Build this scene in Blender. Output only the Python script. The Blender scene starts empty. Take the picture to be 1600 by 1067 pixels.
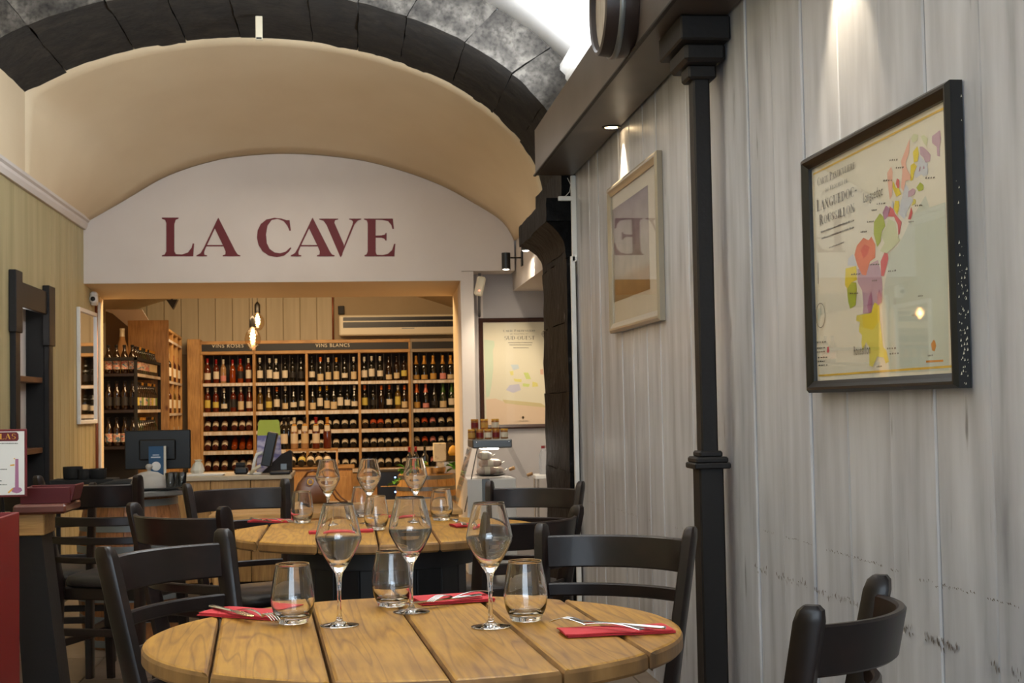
import bpy, math, random
from mathutils import Vector, Matrix, Euler, noise
random.seed(7)
PI = math.pi
COL = bpy.context.scene.collection
SC = bpy.context.scene
# ---------------------------------------------------------------- camera
F = 2250.0
CAMZ = 1.18
vy = Vector(((548-800)/F, -(638-533.5)/F, -1)).normalized()
u = Vector((-0.013, 1, 0))
vz = (u - vy*u.dot(vy)).normalized()
vx = vy.cross(vz)
C0 = Vector((0, 0, CAMZ))
cam = bpy.data.cameras.new('camera')
cam.sensor_width = 36; cam.lens = F*36/1600
cam.clip_start = .05; cam.clip_end = 100
cam.dof.use_dof = True; cam.dof.focus_distance = 2.8; cam.dof.aperture_fstop = 24
co = bpy.data.objects.new('camera', cam); COL.objects.link(co)
M = Matrix(((vx.x, vx.y, vx.z), (vy.x, vy.y, vy.z), (vz.x, vz.y, vz.z)))
co.matrix_world = Matrix.Translation(C0) @ M.to_4x4()
SC.camera = co
def ray(px, py):
    d = Vector(((px-800)/F, -(py-533.5)/F, -1))
    return Vector((d.dot(vx), d.dot(vy), d.dot(vz)))
def at(px, py, Y=None, z=None, X=None):
    d = ray(px, py)
    t = Y/d.y if Y is not None else ((z-CAMZ)/d.z if z is not None else X/d.x)
    return C0 + d*t
# ---------------------------------------------------------------- world, light, exposure
w = bpy.data.worlds.new('world'); SC.world = w; w.use_nodes = True
bg = w.node_tree.nodes['Background']; bg.inputs[0].default_value = (.75, .87, 1, 1); bg.inputs[1].default_value = 1.2
SC.view_settings.view_transform = 'Standard'; SC.view_settings.look = 'None'
SC.view_settings.gamma = 1; SC.view_settings.use_curve_mapping = False
SC.view_settings.exposure = 0.0
def area(name, loc, aim, sx, sy, power, col, spread=None):
    l = bpy.data.lights.new(name, 'AREA'); l.shape = 'RECTANGLE'; l.size = sx; l.size_y = sy; l.energy = power; l.color = col
    if spread: l.spread = spread
    o = bpy.data.objects.new(name, l); COL.objects.link(o); o.location = loc
    o.rotation_euler = (Vector(aim)-Vector(loc)).to_track_quat('-Z', 'Y').to_euler(); return o
def point(name, loc, power, col, r=.05):
    l = bpy.data.lights.new(name, 'POINT'); l.energy = power; l.color = col; l.shadow_soft_size = r
    o = bpy.data.objects.new(name, l); COL.objects.link(o); o.location = loc; return o
def spot(name, loc, aim, power, col, ang=60, blend=.6, r=.03):
    l = bpy.data.lights.new(name, 'SPOT'); l.energy = power; l.color = col; l.spot_size = math.radians(ang); l.spot_blend = blend; l.shadow_soft_size = r
    o = bpy.data.objects.new(name, l); COL.objects.link(o); o.location = loc
    o.rotation_euler = (Vector(aim)-Vector(loc)).to_track_quat('-Z', 'Y').to_euler(); return o
DAY = (.74, .87, 1); WARM = (1, .68, .36); MID = (1, .9, .78); WARM2 = (1, .84, .62)
area('window_daylight', (-.6, -2.6, 1.6), (-.2, 6, 1.5), 3.0, 2.2, 112, DAY)
area('ceiling_uplight', (1.0, 4.9, 2.80), (.1, 4.9, 4.0), 5.6, .10, 230, (.90, .95, 1))
area('table_light_front', (-.3, 2.6, 2.9), (-.1, 2.9, 0), .5, .5, 3.4, WARM2)
area('table_light_back', (-.4, 5.4, 3.1), (-.1, 5.2, 0), .5, .5, 5.5, WARM2)
area('alcove_light', (-.3, 10.0, 2.95), (-.3, 9.9, 0), 1.0, .4, 9, MID)
area('cave_light_front', (-.6, 12.6, 2.5), (-.6, 12.4, 0), 2.2, .6, 100, WARM)
area('cave_light_back', (-.3, 16.3, 2.72), (-.3, 17.6, .6), 3.0, .5, 88, (1, .72, .42))
# ---------------------------------------------------------------- materials
def nodes(name):
    m = bpy.data.materials.new(name); m.use_nodes = True
    return m, m.node_tree, m.node_tree.nodes['Principled BSDF']
def setp(b, **k):
    for a, v in k.items(): b.inputs[a.replace('_', ' ')].default_value = v
def rgb(r, g, b):  # sRGB 0..255 to linear
    f = lambda c: (c/255/12.92) if c/255 <= .04045 else ((c/255+.055)/1.055)**2.4
    return (f(r), f(g), f(b), 1)
def flat(name, c, rough=.5, metal=0, coat=0, bump=0, bscale=60, **k):
    m, nt, b = nodes(name); setp(b, Base_Color=c, Roughness=rough, Metallic=metal, Coat_Weight=coat)
    for a, v in k.items(): b.inputs[a.replace('_', ' ')].default_value = v
    if bump:
        tc = nt.nodes.new('ShaderNodeTexCoord'); n = nt.nodes.new('ShaderNodeTexNoise'); n.inputs['Scale'].default_value = bscale; n.inputs['Detail'].default_value = 6
        bp = nt.nodes.new('ShaderNodeBump'); bp.inputs['Strength'].default_value = bump; bp.inputs['Distance'].default_value = .01
        nt.links.new(tc.outputs['Object'], n.inputs['Vector']); nt.links.new(n.outputs[0], bp.inputs['Height']); nt.links.new(bp.outputs[0], b.inputs['Normal'])
    return m
def ramp(nt, stops):
    r = nt.nodes.new('ShaderNodeValToRGB'); e = r.color_ramp.elements
    while len(e) < len(stops): e.new(.5)
    for i, (p, c) in enumerate(stops): e[i].position = p; e[i].color = c
    return r
def noisy(name, stops, scale=(1, 1, 1), ns=5, detail=8, rough=.6, bump=.3, dist=.005, second=None, coat=0, distort=0, rand=True, metal=0):
    """noise mapped through a ramp; optional second=(stops, scale, ns) multiplied on"""
    m, nt, b = nodes(name); setp(b, Roughness=rough, Coat_Weight=coat, Metallic=metal); L = nt.links.new
    tc = nt.nodes.new('ShaderNodeTexCoord'); mp = nt.nodes.new('ShaderNodeMapping'); mp.inputs['Scale'].default_value = scale
    L(tc.outputs['Object'], mp.inputs['Vector'])
    oi = nt.nodes.new('ShaderNodeObjectInfo')
    def tex(vec, ns, detail):
        n = nt.nodes.new('ShaderNodeTexNoise'); n.noise_dimensions = '4D'; n.inputs['Scale'].default_value = ns; n.inputs['Detail'].default_value = detail
        n.inputs['Distortion'].default_value = distort
        if rand:
            mu = nt.nodes.new('ShaderNodeMath'); mu.operation = 'MULTIPLY'; mu.inputs[1].default_value = 37; L(oi.outputs['Random'], mu.inputs[0]); L(mu.outputs[0], n.inputs['W'])
        L(vec, n.inputs['Vector']); return n
    n = tex(mp.outputs[0], ns, detail); r = ramp(nt, stops); L(n.outputs[0], r.inputs[0]); out = r.outputs[0]
    if second:
        st2, sc2, ns2 = second; mp2 = nt.nodes.new('ShaderNodeMapping'); mp2.inputs['Scale'].default_value = sc2; L(tc.outputs['Object'], mp2.inputs['Vector'])
        n2 = tex(mp2.outputs[0], ns2, 5); r2 = ramp(nt, st2); L(n2.outputs[0], r2.inputs[0])
        mx = nt.nodes.new('ShaderNodeMix'); mx.data_type = 'RGBA'; mx.blend_type = 'MULTIPLY'; mx.inputs[0].default_value = 1
        L(out, mx.inputs[6]); L(r2.outputs[0], mx.inputs[7]); out = mx.outputs[2]
    L(out, b.inputs['Base Color'])
    if bump:
        bp = nt.nodes.new('ShaderNodeBump'); bp.inputs['Strength'].default_value = bump; bp.inputs['Distance'].default_value = dist
        L(n.outputs[0], bp.inputs['Height']); L(bp.outputs[0], b.inputs['Normal'])
    return m
W1 = (1, 1, 1, 1)
def wood_mat(name, light, dark, axis='y', rough=.4, coat=0.0, rings=6.0, strength=.5):
    """grain lines running along axis: distorted wave bands + fine noise + knots"""
    m, nt, b = nodes(name); L = nt.links.new; setp(b, Roughness=rough, Coat_Weight=coat, Coat_Roughness=.15)
    tc = nt.nodes.new('ShaderNodeTexCoord'); mp = nt.nodes.new('ShaderNodeMapping')
    s = {'x': (.07, 1, 1), 'y': (1, .07, 1), 'z': (1, 1, .07)}[axis]; mp.inputs['Scale'].default_value = s
    oi = nt.nodes.new('ShaderNodeObjectInfo'); mu = nt.nodes.new('ShaderNodeMath'); mu.operation = 'MULTIPLY'; mu.inputs[1].default_value = 50
    L(oi.outputs['Random'], mu.inputs[0]); add = nt.nodes.new('ShaderNodeVectorMath'); add.operation = 'ADD'
    cmb = nt.nodes.new('ShaderNodeCombineXYZ')
    for i in range(3): L(mu.outputs[0], cmb.inputs[i])
    L(tc.outputs['Object'], mp.inputs['Vector']); L(mp.outputs[0], add.inputs[0]); L(cmb.outputs[0], add.inputs[1])
    n = nt.nodes.new('ShaderNodeTexNoise'); n.inputs['Scale'].default_value = 7; n.inputs['Detail'].default_value = 2; n.inputs['Distortion'].default_value = .3
    L(add.outputs[0], n.inputs['Vector'])
    mm = nt.nodes.new('ShaderNodeMath'); mm.operation = 'MULTIPLY'; mm.inputs[1].default_value = rings*6; L(n.outputs[0], mm.inputs[0])
    fr = nt.nodes.new('ShaderNodeMath'); fr.operation = 'PINGPONG'; fr.inputs[1].default_value = 1; L(mm.outputs[0], fr.inputs[0])
    r1 = ramp(nt, [(0, dark), (.28, light), (1, light)]); L(fr.outputs[0], r1.inputs[0])
    n2 = nt.nodes.new('ShaderNodeTexNoise'); n2.inputs['Scale'].default_value = 90; n2.inputs['Detail'].default_value = 4; L(add.outputs[0], n2.inputs['Vector'])
    r2 = ramp(nt, [(.35, (.72, .66, .6, 1)), (.6, W1)]); L(n2.outputs[0], r2.inputs[0])
    n3 = nt.nodes.new('ShaderNodeTexNoise'); n3.inputs['Scale'].default_value = 5; L(tc.outputs['Object'], n3.inputs['Vector'])
    r3 = ramp(nt, [(.3, (.74, .7, .66, 1)), (.65, W1)]); L(n3.outputs[0], r3.inputs[0])
    a = nt.nodes.new('ShaderNodeMix'); a.data_type = 'RGBA'; a.blend_type = 'MIX'; a.inputs[0].default_value = strength; a.inputs[6].default_value = light; L(r1.outputs[0], a.inputs[7])
    o = a.outputs[2]
    for r in (r2, r3):
        x = nt.nodes.new('ShaderNodeMix'); x.data_type = 'RGBA'; x.blend_type = 'MULTIPLY'; x.inputs[0].default_value = 1; L(o, x.inputs[6]); L(r.outputs[0], x.inputs[7]); o = x.outputs[2]
    # knots
    v = nt.nodes.new('ShaderNodeTexVoronoi'); v.inputs['Scale'].default_value = 5.5
    mk = nt.nodes.new('ShaderNodeMapping'); mk.inputs['Scale'].default_value = {'x': (.6, 1, .01), 'y': (1, .7, .01), 'z': (1, 1, .6)}[axis]; L(tc.outputs['Object'], mk.inputs['Vector']); L(mk.outputs[0], v.inputs['Vector'])
    rk = ramp(nt, [(0, (.25, .13, .06, 1)), (.055, (.5, .33, .2, 1)), (.13, W1)]); L(v.outputs['Distance'], rk.inputs[0])
    x = nt.nodes.new('ShaderNodeMix'); x.data_type = 'RGBA'; x.blend_type = 'MULTIPLY'; x.inputs[0].default_value = 1; L(o, x.inputs[6]); L(rk.outputs[0], x.inputs[7])
    L(x.outputs[2], b.inputs['Base Color'])
    bp = nt.nodes.new('ShaderNodeBump'); bp.inputs['Strength'].default_value = .15; bp.inputs['Distance'].default_value = .003; L(n2.outputs[0], bp.inputs['Height']); L(bp.outputs[0], b.inputs['Normal'])
    return m
def pane_mat(name, tint=(1, 1, 1, 1), ior=1.45):
    m = bpy.data.materials.new(name); m.use_nodes = True; nt = m.node_tree; nt.nodes.clear(); L = nt.links.new
    o = nt.nodes.new('ShaderNodeOutputMaterial'); t = nt.nodes.new('ShaderNodeBsdfTransparent'); t.inputs[0].default_value = tint
    g = nt.nodes.new('ShaderNodeBsdfGlossy'); g.inputs['Roughness'].default_value = .02; lw = nt.nodes.new('ShaderNodeLayerWeight'); lw.inputs[0].default_value = .5
    pw = nt.nodes.new('ShaderNodeMath'); pw.operation = 'POWER'; pw.inputs[1].default_value = 4; L(lw.outputs['Facing'], pw.inputs[0]); r0 = ((ior-1)/(ior+1))**2
    f = nt.nodes.new('ShaderNodeMath'); f.operation = 'MULTIPLY_ADD'; f.inputs[1].default_value = .7; f.inputs[2].default_value = r0; L(pw.outputs[0], f.inputs[0])
    mx = nt.nodes.new('ShaderNodeMixShader'); L(f.outputs[0], mx.inputs[0]); L(t.outputs[0], mx.inputs[1]); L(g.outputs[0], mx.inputs[2]); L(mx.outputs[0], o.inputs[0]); return m
def emit(name, c, s):
    m, nt, b = nodes(name); setp(b, Base_Color=c, Emission_Color=c, Emission_Strength=s); return m
MT = {}
MT['plaster_white'] = noisy('plaster_white', [(.3, rgb(214, 203, 194)), (.7, rgb(222, 212, 203))], ns=2, rough=.9, bump=.08, rand=False)
MT['plaster_vault'] = noisy('plaster_vault', [(.3, rgb(222, 200, 164)), (.7, rgb(232, 212, 178))], ns=1.5, rough=.85, bump=.12, rand=False)
MT['ceiling_white'] = flat('ceiling_white', rgb(240, 238, 234), .9)
MT['cave_wall'] = noisy('cave_wall', [(.3, rgb(158, 140, 112)), (.7, rgb(170, 152, 124))], ns=2, rough=.85, bump=.1, rand=False)
MT['grey_wall'] = noisy('grey_wall', [(.3, rgb(178, 172, 170)), (.7, rgb(190, 184, 180))], ns=3, rough=.9, bump=.1, rand=False)
MT['olive_wall'] = noisy('olive_wall', [(.25, rgb(158, 144, 104)), (.55, rgb(180, 166, 124)), (.8, rgb(190, 178, 140))], scale=(1, 4, .35), ns=2.4, rough=.6, bump=.15, rand=False)
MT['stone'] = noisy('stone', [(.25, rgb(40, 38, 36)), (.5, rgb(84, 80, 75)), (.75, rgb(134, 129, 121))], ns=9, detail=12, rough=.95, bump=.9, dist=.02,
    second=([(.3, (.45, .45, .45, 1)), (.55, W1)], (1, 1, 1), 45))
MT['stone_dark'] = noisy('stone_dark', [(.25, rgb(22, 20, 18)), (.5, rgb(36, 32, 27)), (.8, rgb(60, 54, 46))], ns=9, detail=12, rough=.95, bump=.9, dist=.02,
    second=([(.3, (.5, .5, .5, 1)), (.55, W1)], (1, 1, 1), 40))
MT['stone_black'] = noisy('stone_black', [(.3, rgb(6, 6, 7)), (.58, rgb(11, 11, 12)), (.66, rgb(26, 26, 26)), (.76, rgb(104, 103, 100))], ns=14, detail=12, rough=.6, bump=.9, dist=.015, rand=False)
MT['plank'] = noisy('plank', [(.22, rgb(128, 128, 133)), (.40, rgb(168, 170, 176)), (.6, rgb(190, 192, 198)), (.8, rgb(204, 206, 212))], scale=(1, 5, .7), ns=2.4, detail=9, rough=.4, bump=.5, dist=.004,
    second=([(.27, rgb(176, 173, 170)), (.34, W1), (1, W1)], (1, 7, 1.1), 3.0))
MT['iron'] = flat('iron', rgb(24, 21, 20), .55, bump=.1, Specular_IOR_Level=.35)
MT['beam'] = noisy('beam', [(.3, rgb(62, 54, 48)), (.7, rgb(84, 74, 66))], ns=3, rough=.38, bump=.05, rand=False)
MT['table'] = wood_mat('table', rgb(182, 134, 44), rgb(126, 80, 22), 'y', .46, .0, strength=.6)
MT['table_edge'] = noisy('table_edge', [(.3, rgb(104, 74, 40)), (.6, rgb(150, 110, 62)), (.8, rgb(176, 134, 80))], scale=(3, 3, 1), ns=6, rough=.5, bump=.6)
MT['chair'] = noisy('chair', [(.3, rgb(18, 11, 10)), (.55, rgb(28, 17, 14)), (.8, rgb(46, 28, 21))], scale=(3, 3, 3), ns=5, rough=.36, bump=.08, coat=.06)
MT['seat'] = flat('seat', rgb(40, 36, 36), .35, bump=.15, bscale=200)
MT['drum'] = noisy('drum', [(.3, rgb(20, 20, 22)), (.7, rgb(36, 35, 37))], scale=(4, 4, .6), ns=5, rough=.5, bump=.2)
MT['oak'] = wood_mat('oak', rgb(206, 160, 96), rgb(176, 128, 66), 'z', .45, 0, strength=.3)
MT['oak_h'] = wood_mat('oak_h', rgb(206, 160, 96), rgb(176, 128, 66), 'x', .45, 0, strength=.3)
MT['barrel'] = wood_mat('barrel', rgb(150, 96, 52), rgb(100, 58, 28), 'z', .5, 0)
MT['darkwood'] = flat('darkwood', rgb(36, 26, 22), .4); MT['mahogany'] = flat('mahogany', rgb(58, 30, 20), .4)
MT['blackboard'] = flat('blackboard', rgb(26, 26, 26), .5)
MT['black'] = flat('black', rgb(11, 11, 12), .35)
MT['black_matt'] = flat('black_matt', rgb(20, 19, 19), .8)
MT['shelf_back'] = flat('shelf_back', rgb(34, 26, 24), .7)
MT['price_rail'] = noisy('price_rail', [(.4, rgb(206, 186, 160)), (.6, rgb(232, 224, 214))], scale=(9, 1, 1), ns=4, rough=.4, bump=0)
MT['steel'] = flat('steel', rgb(200, 200, 200), .22, 1)
MT['cutlery'] = flat('cutlery', rgb(205, 205, 205), .16, 1)
MT['grey_metal'] = flat('grey_metal', rgb(120, 124, 126), .35, .6)
MT['white'] = flat('white', rgb(235, 234, 230), .4)
MT['cream_plastic'] = flat('cream_plastic', rgb(222, 212, 186), .4)
MT['red'] = flat('red', rgb(118, 8, 14), .45); MT['red_dark'] = flat('red_dark', rgb(84, 8, 12), .5)
MT['napkin'] = flat('napkin', rgb(196, 48, 56), .8, bump=.2, bscale=300)
MT['maroon'] = flat('maroon', rgb(104, 18, 26), .6)
MT['gold'] = flat('gold', rgb(226, 170, 60), .5)
MT['leather'] = flat('leather', rgb(110, 62, 28), .35, coat=.2)
MT['leaf'] = flat('leaf', rgb(70, 130, 30), .5)
MT['paper'] = flat('paper', rgb(226, 222, 206), .7)
MT['paper_label'] = flat('paper_label', rgb(232, 222, 200), .7)
MT['ink'] = flat('ink', rgb(84, 82, 76), .8)
MT['skirting'] = flat('skirting', rgb(205, 200, 190), .5)
MT['floor'] = noisy('floor', [(.3, rgb(92, 78, 64)), (.7, rgb(122, 104, 86))], ns=6, rough=.35, bump=.1)
MT['table'].node_tree.nodes['Principled BSDF'].inputs['Specular IOR Level'].default_value = .35; MT['chair'].node_tree.nodes['Principled BSDF'].inputs['Specular IOR Level'].default_value = .36; MT['stone_black'].node_tree.nodes['Principled BSDF'].inputs['Specular IOR Level'].default_value = .12
m, nt, b = nodes('clear_glass'); setp(b, Base_Color=(1, 1, 1, 1), Roughness=0, Transmission_Weight=1, IOR=1.5); MT['glass'] = m
MT['pane'] = pane_mat('pane'); MT['pane_picture'] = pane_mat('pane_picture', ior=1.25); MT['bulb_glass'] = pane_mat('bulb_glass', (.93, .84, .72, 1), 1.4)
m, nt, b = nodes('water_plastic'); setp(b, Base_Color=(.92, .96, 1, 1), Roughness=.08, Transmission_Weight=.9, IOR=1.2); MT['pet'] = m
MT['glow_warm'] = emit('glow_warm', (1, .72, .4, 1), 30); MT['filament'] = emit('filament', (1, .62, .25, 1), 60)
MT['glow_white'] = emit('glow_white', (1, .93, .82, 1), 12); MT['led_blue'] = emit('led_blue', (.2, .4, 1, 1), 8)
MT['led_red'] = emit('led_red', (1, .2, .1, 1), 4)
# ---------------------------------------------------------------- mesh helpers
class MB:
    def __init__(s): s.v = []; s.f = []; s.mi = []
    def add(s, vs, fs, mi=0):
        n = len(s.v); s.v += [tuple(p) for p in vs]; s.f += [tuple(i+n for i in f) for f in fs]; s.mi += [mi]*len(fs); return s
    def box(s, x0, x1, y0, y1, z0, z1, mi=0, M=None):
        vs = [Vector((x, y, z)) for z in (z0, z1) for y in (y0, y1) for x in (x0, x1)]
        if M is not None: vs = [M @ p for p in vs]
        return s.add(vs, [(0, 2, 3, 1), (4, 5, 7, 6), (0, 1, 5, 4), (2, 6, 7, 3), (0, 4, 6, 2), (1, 3, 7, 5)], mi)
    def rbox(s, x0, x1, y0, y1, z0, z1, r=.005, mi=0, M=None):
        """box with chamfered edges (all 12)"""
        r = min(r, (x1-x0)/2.01, (y1-y0)/2.01, (z1-z0)/2.01); n0 = len(s.v); vs = []; idx = {}
        for a, sx in ((x0, 1), (x1, -1)):
            for b_, sy in ((y0, 1), (y1, -1)):
                for c, sz in ((z0, 1), (z1, -1)):
                    k = (sx, sy, sz)
                    for ax, p in enumerate(((a, b_+sy*r, c+sz*r), (a+sx*r, b_, c+sz*r), (a+sx*r, b_+sy*r, c))): idx[k+(ax,)] = len(vs); vs.append(Vector(p))
        F_ = []; S = (1, -1)
        for sx in S: F_.append([idx[(sx, 1, 1, 0)], idx[(sx, -1, 1, 0)], idx[(sx, -1, -1, 0)], idx[(sx, 1, -1, 0)]])
        for sy in S: F_.append([idx[(1, sy, 1, 1)], idx[(-1, sy, 1, 1)], idx[(-1, sy, -1, 1)], idx[(1, sy, -1, 1)]])
        for sz in S: F_.append([idx[(1, 1, sz, 2)], idx[(-1, 1, sz, 2)], idx[(-1, -1, sz, 2)], idx[(1, -1, sz, 2)]])
        for p in S:
            for q in S:
                F_.append([idx[(p, q, 1, 0)], idx[(p, q, -1, 0)], idx[(p, q, -1, 1)], idx[(p, q, 1, 1)]])
                F_.append([idx[(p, 1, q, 0)], idx[(p, -1, q, 0)], idx[(p, -1, q, 2)], idx[(p, 1, q, 2)]])
                F_.append([idx[(1, p, q, 1)], idx[(-1, p, q, 1)], idx[(-1, p, q, 2)], idx[(1, p, q, 2)]])
                for t in S: F_.append([idx[(p, q, t, 0)], idx[(p, q, t, 1)], idx[(p, q, t, 2)]])
        c = Vector(((x0+x1)/2, (y0+y1)/2, (z0+z1)/2))
        for k, f in enumerate(F_):   # orient outward
            a, b_, d = vs[f[0]], vs[f[1]], vs[f[2]]
            if (b_-a).cross(d-a).dot((a+b_+d)/3-c) < 0: f.reverse()
        if M is not None: vs = [M @ p for p in vs]
        return s.add(vs, F_, mi)
    def lathe(s, prof, seg=16, o=(0, 0, 0), mi=0, M=None, cap=True, close=False):
        n = len(prof); vs = []; fs = []
        for i in range(seg):
            a = 2*PI*i/seg
            for r, z in prof:
                p = Vector((r*math.cos(a), r*math.sin(a), z)); p = M @ p if M is not None else p
                vs.append(p+Vector(o))
        for i in range(seg):
            j = (i+1) % seg
            for k in range(n if close else n-1): fs.append((i*n+k, j*n+k, j*n+(k+1) % n, i*n+(k+1) % n))
        if cap and not close:
            if prof[0][0] > 1e-6: fs.append(tuple(i*n for i in reversed(range(seg))))
            if prof[-1][0] > 1e-6: fs.append(tuple(i*n+n-1 for i in range(seg)))
        return s.add(vs, fs, mi)
    def tube(s, pts, r, seg=8, mi=0, cap=True, sx=1.0):
        """round tube along pts; r number or list; sx flattens"""
        pts = [Vector(p) for p in pts]; n = len(pts); rr = r if isinstance(r, (list, tuple)) else [r]*n; vs = []; fs = []; N = None
        for i, p in enumerate(pts):
            t = (pts[min(i+1, n-1)]-pts[max(i-1, 0)]).normalized()
            if N is None: N = t.cross(Vector((0, 0, 1)) if abs(t.z) < .9 else Vector((1, 0, 0))).normalized()
            N = (N-t*N.dot(t)).normalized(); B = t.cross(N)
            for k in range(seg): a = 2*PI*k/seg; vs.append(p+N*math.cos(a)*rr[i]*sx+B*math.sin(a)*rr[i])
        for i in range(n-1):
            for k in range(seg): l = (k+1) % seg; fs.append((i*seg+k, i*seg+l, (i+1)*seg+l, (i+1)*seg+k))
        if cap: fs += [tuple(reversed(range(seg))), tuple((n-1)*seg+k for k in range(seg))]
        return s.add(vs, fs, mi)
    def sweep(s, frames, sec, mi=0, cap=True):
        """frames: list of (origin, axisA, axisB, scaleA, scaleB); sec: 2-D outline"""
        m = len(sec); vs = []; fs = []
        for o, A, B, sa, sb in frames:
            for a, b_ in sec: vs.append(Vector(o)+Vector(A)*a*sa+Vector(B)*b_*sb)
        for i in range(len(frames)-1):
            for k in range(m): l = (k+1) % m; fs.append((i*m+k, i*m+l, (i+1)*m+l, (i+1)*m+k))
        if cap: fs += [tuple(reversed(range(m))), tuple((len(frames)-1)*m+k for k in range(m))]
        return s.add(vs, fs, mi)
    def prism(s, poly, A, B, O, N, t, mi=0):
        """flat outline poly (a,b) -> O+a*A+b*B extruded by N*t"""
        A, B, O, N = Vector(A), Vector(B), Vector(O), Vector(N); n = len(poly)
        fr = [O+A*a+B*b_ for a, b_ in poly]; bk = [p+N*t for p in fr]
        return s.add(fr+bk, [tuple(range(n)), tuple(reversed(range(n, 2*n)))]+[(i, i+n, (i+1) % n+n, (i+1) % n) for i in range(n)], mi)
    def mesh(s, name, mats, smooth=False, ang=None):
        me = bpy.data.meshes.new(name); me.from_pydata(s.v, [], s.f)
        for m_ in (mats if isinstance(mats, (list, tuple)) else [mats]): me.materials.append(MT[m_] if isinstance(m_, str) else m_)
        me.polygons.foreach_set('material_index', s.mi)
        if smooth:
            me.polygons.foreach_set('use_smooth', [True]*len(me.polygons))
            if ang is not None: me.set_sharp_from_angle(angle=math.radians(ang))
        me.validate(); me.update(); return me
    def build(s, name, mats, parent=None, smooth=False, ang=None, loc=None):
        o = bpy.data.objects.new(name, s.mesh(name, mats, smooth, ang)); COL.objects.link(o)
        if parent is not None: o.parent = parent
        if loc is not None: o.location = loc
        return o
def tag(o, label=None, cat=None, group=None, kind=None):
    if label: o['label'] = label
    if cat: o['category'] = cat
    if group: o['group'] = group
    if kind: o['kind'] = kind
    return o
def empty(name, loc, rz=0, label=None, cat=None, group=None):
    o = bpy.data.objects.new(name, None); COL.objects.link(o); o.location = loc; o.rotation_euler = (0, 0, rz); o.empty_display_size = .05
    return tag(o, label, cat, group)
KIDS = {}
def copy_tree(o, parent=None):
    c = o.copy(); COL.objects.link(c); c.parent = parent
    for ch in list(o.children): copy_tree(ch, c)
    return c
def struct(o): o['kind'] = 'structure'; return o
def bevel(o, w_=.003, seg=2):
    m_ = o.modifiers.new('bevel', 'BEVEL'); m_.width = w_; m_.segments = seg; m_.limit_method = 'ANGLE'; return o
ORD = ['first', 'second', 'third', 'fourth', 'fifth', 'sixth', 'seventh', 'eighth', 'ninth', 'tenth', 'eleventh', 'twelfth']
# ---------------------------------------------------------------- lettering
def thick_line(a, b, w_):
    a, b = Vector(a), Vector(b); d = (b-a).normalized(); n = Vector((-d.y, d.x))*w_/2
    return [tuple(a+n), tuple(b+n), tuple(b-n), tuple(a-n)]
def hthick(a, b, w_):  # stroke with horizontal width w_ and flat ends
    return [(a[0]-w_/2, a[1]), (a[0]+w_/2, a[1]), (b[0]+w_/2, b[1]), (b[0]-w_/2, b[1])]
def arc(cx, cy, rx, ry, a0, a1, tk=.15, tn=.04, n=16):
    quads = []; P = []
    for i in range(n+1):
        a = math.radians(a0+(a1-a0)*i/n); t = tn+(tk-tn)*abs(math.cos(a))**1.5
        P.append(((cx+rx*math.cos(a), cy+ry*math.sin(a)), (cx+(rx-t)*math.cos(a), cy+(ry-tn)*math.sin(a))))
    for i in range(n): quads.append([P[i][0], P[i+1][0], P[i+1][1], P[i][1]])
    return quads
TK, TN = .16, .042
def bar(x0, x1, y): return [(x0, y), (x1, y), (x1, y+TN), (x0, y+TN)]
def stem(x, ser=3, y0=0, y1=1):
    r = [hthick((x, y0), (x, y1), TK)]
    if ser & 1: r.append(bar(x-.14, x+.14, y0))
    if ser & 2: r.append(bar(x-.14, x+.14, y1-TN))
    return r
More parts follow.
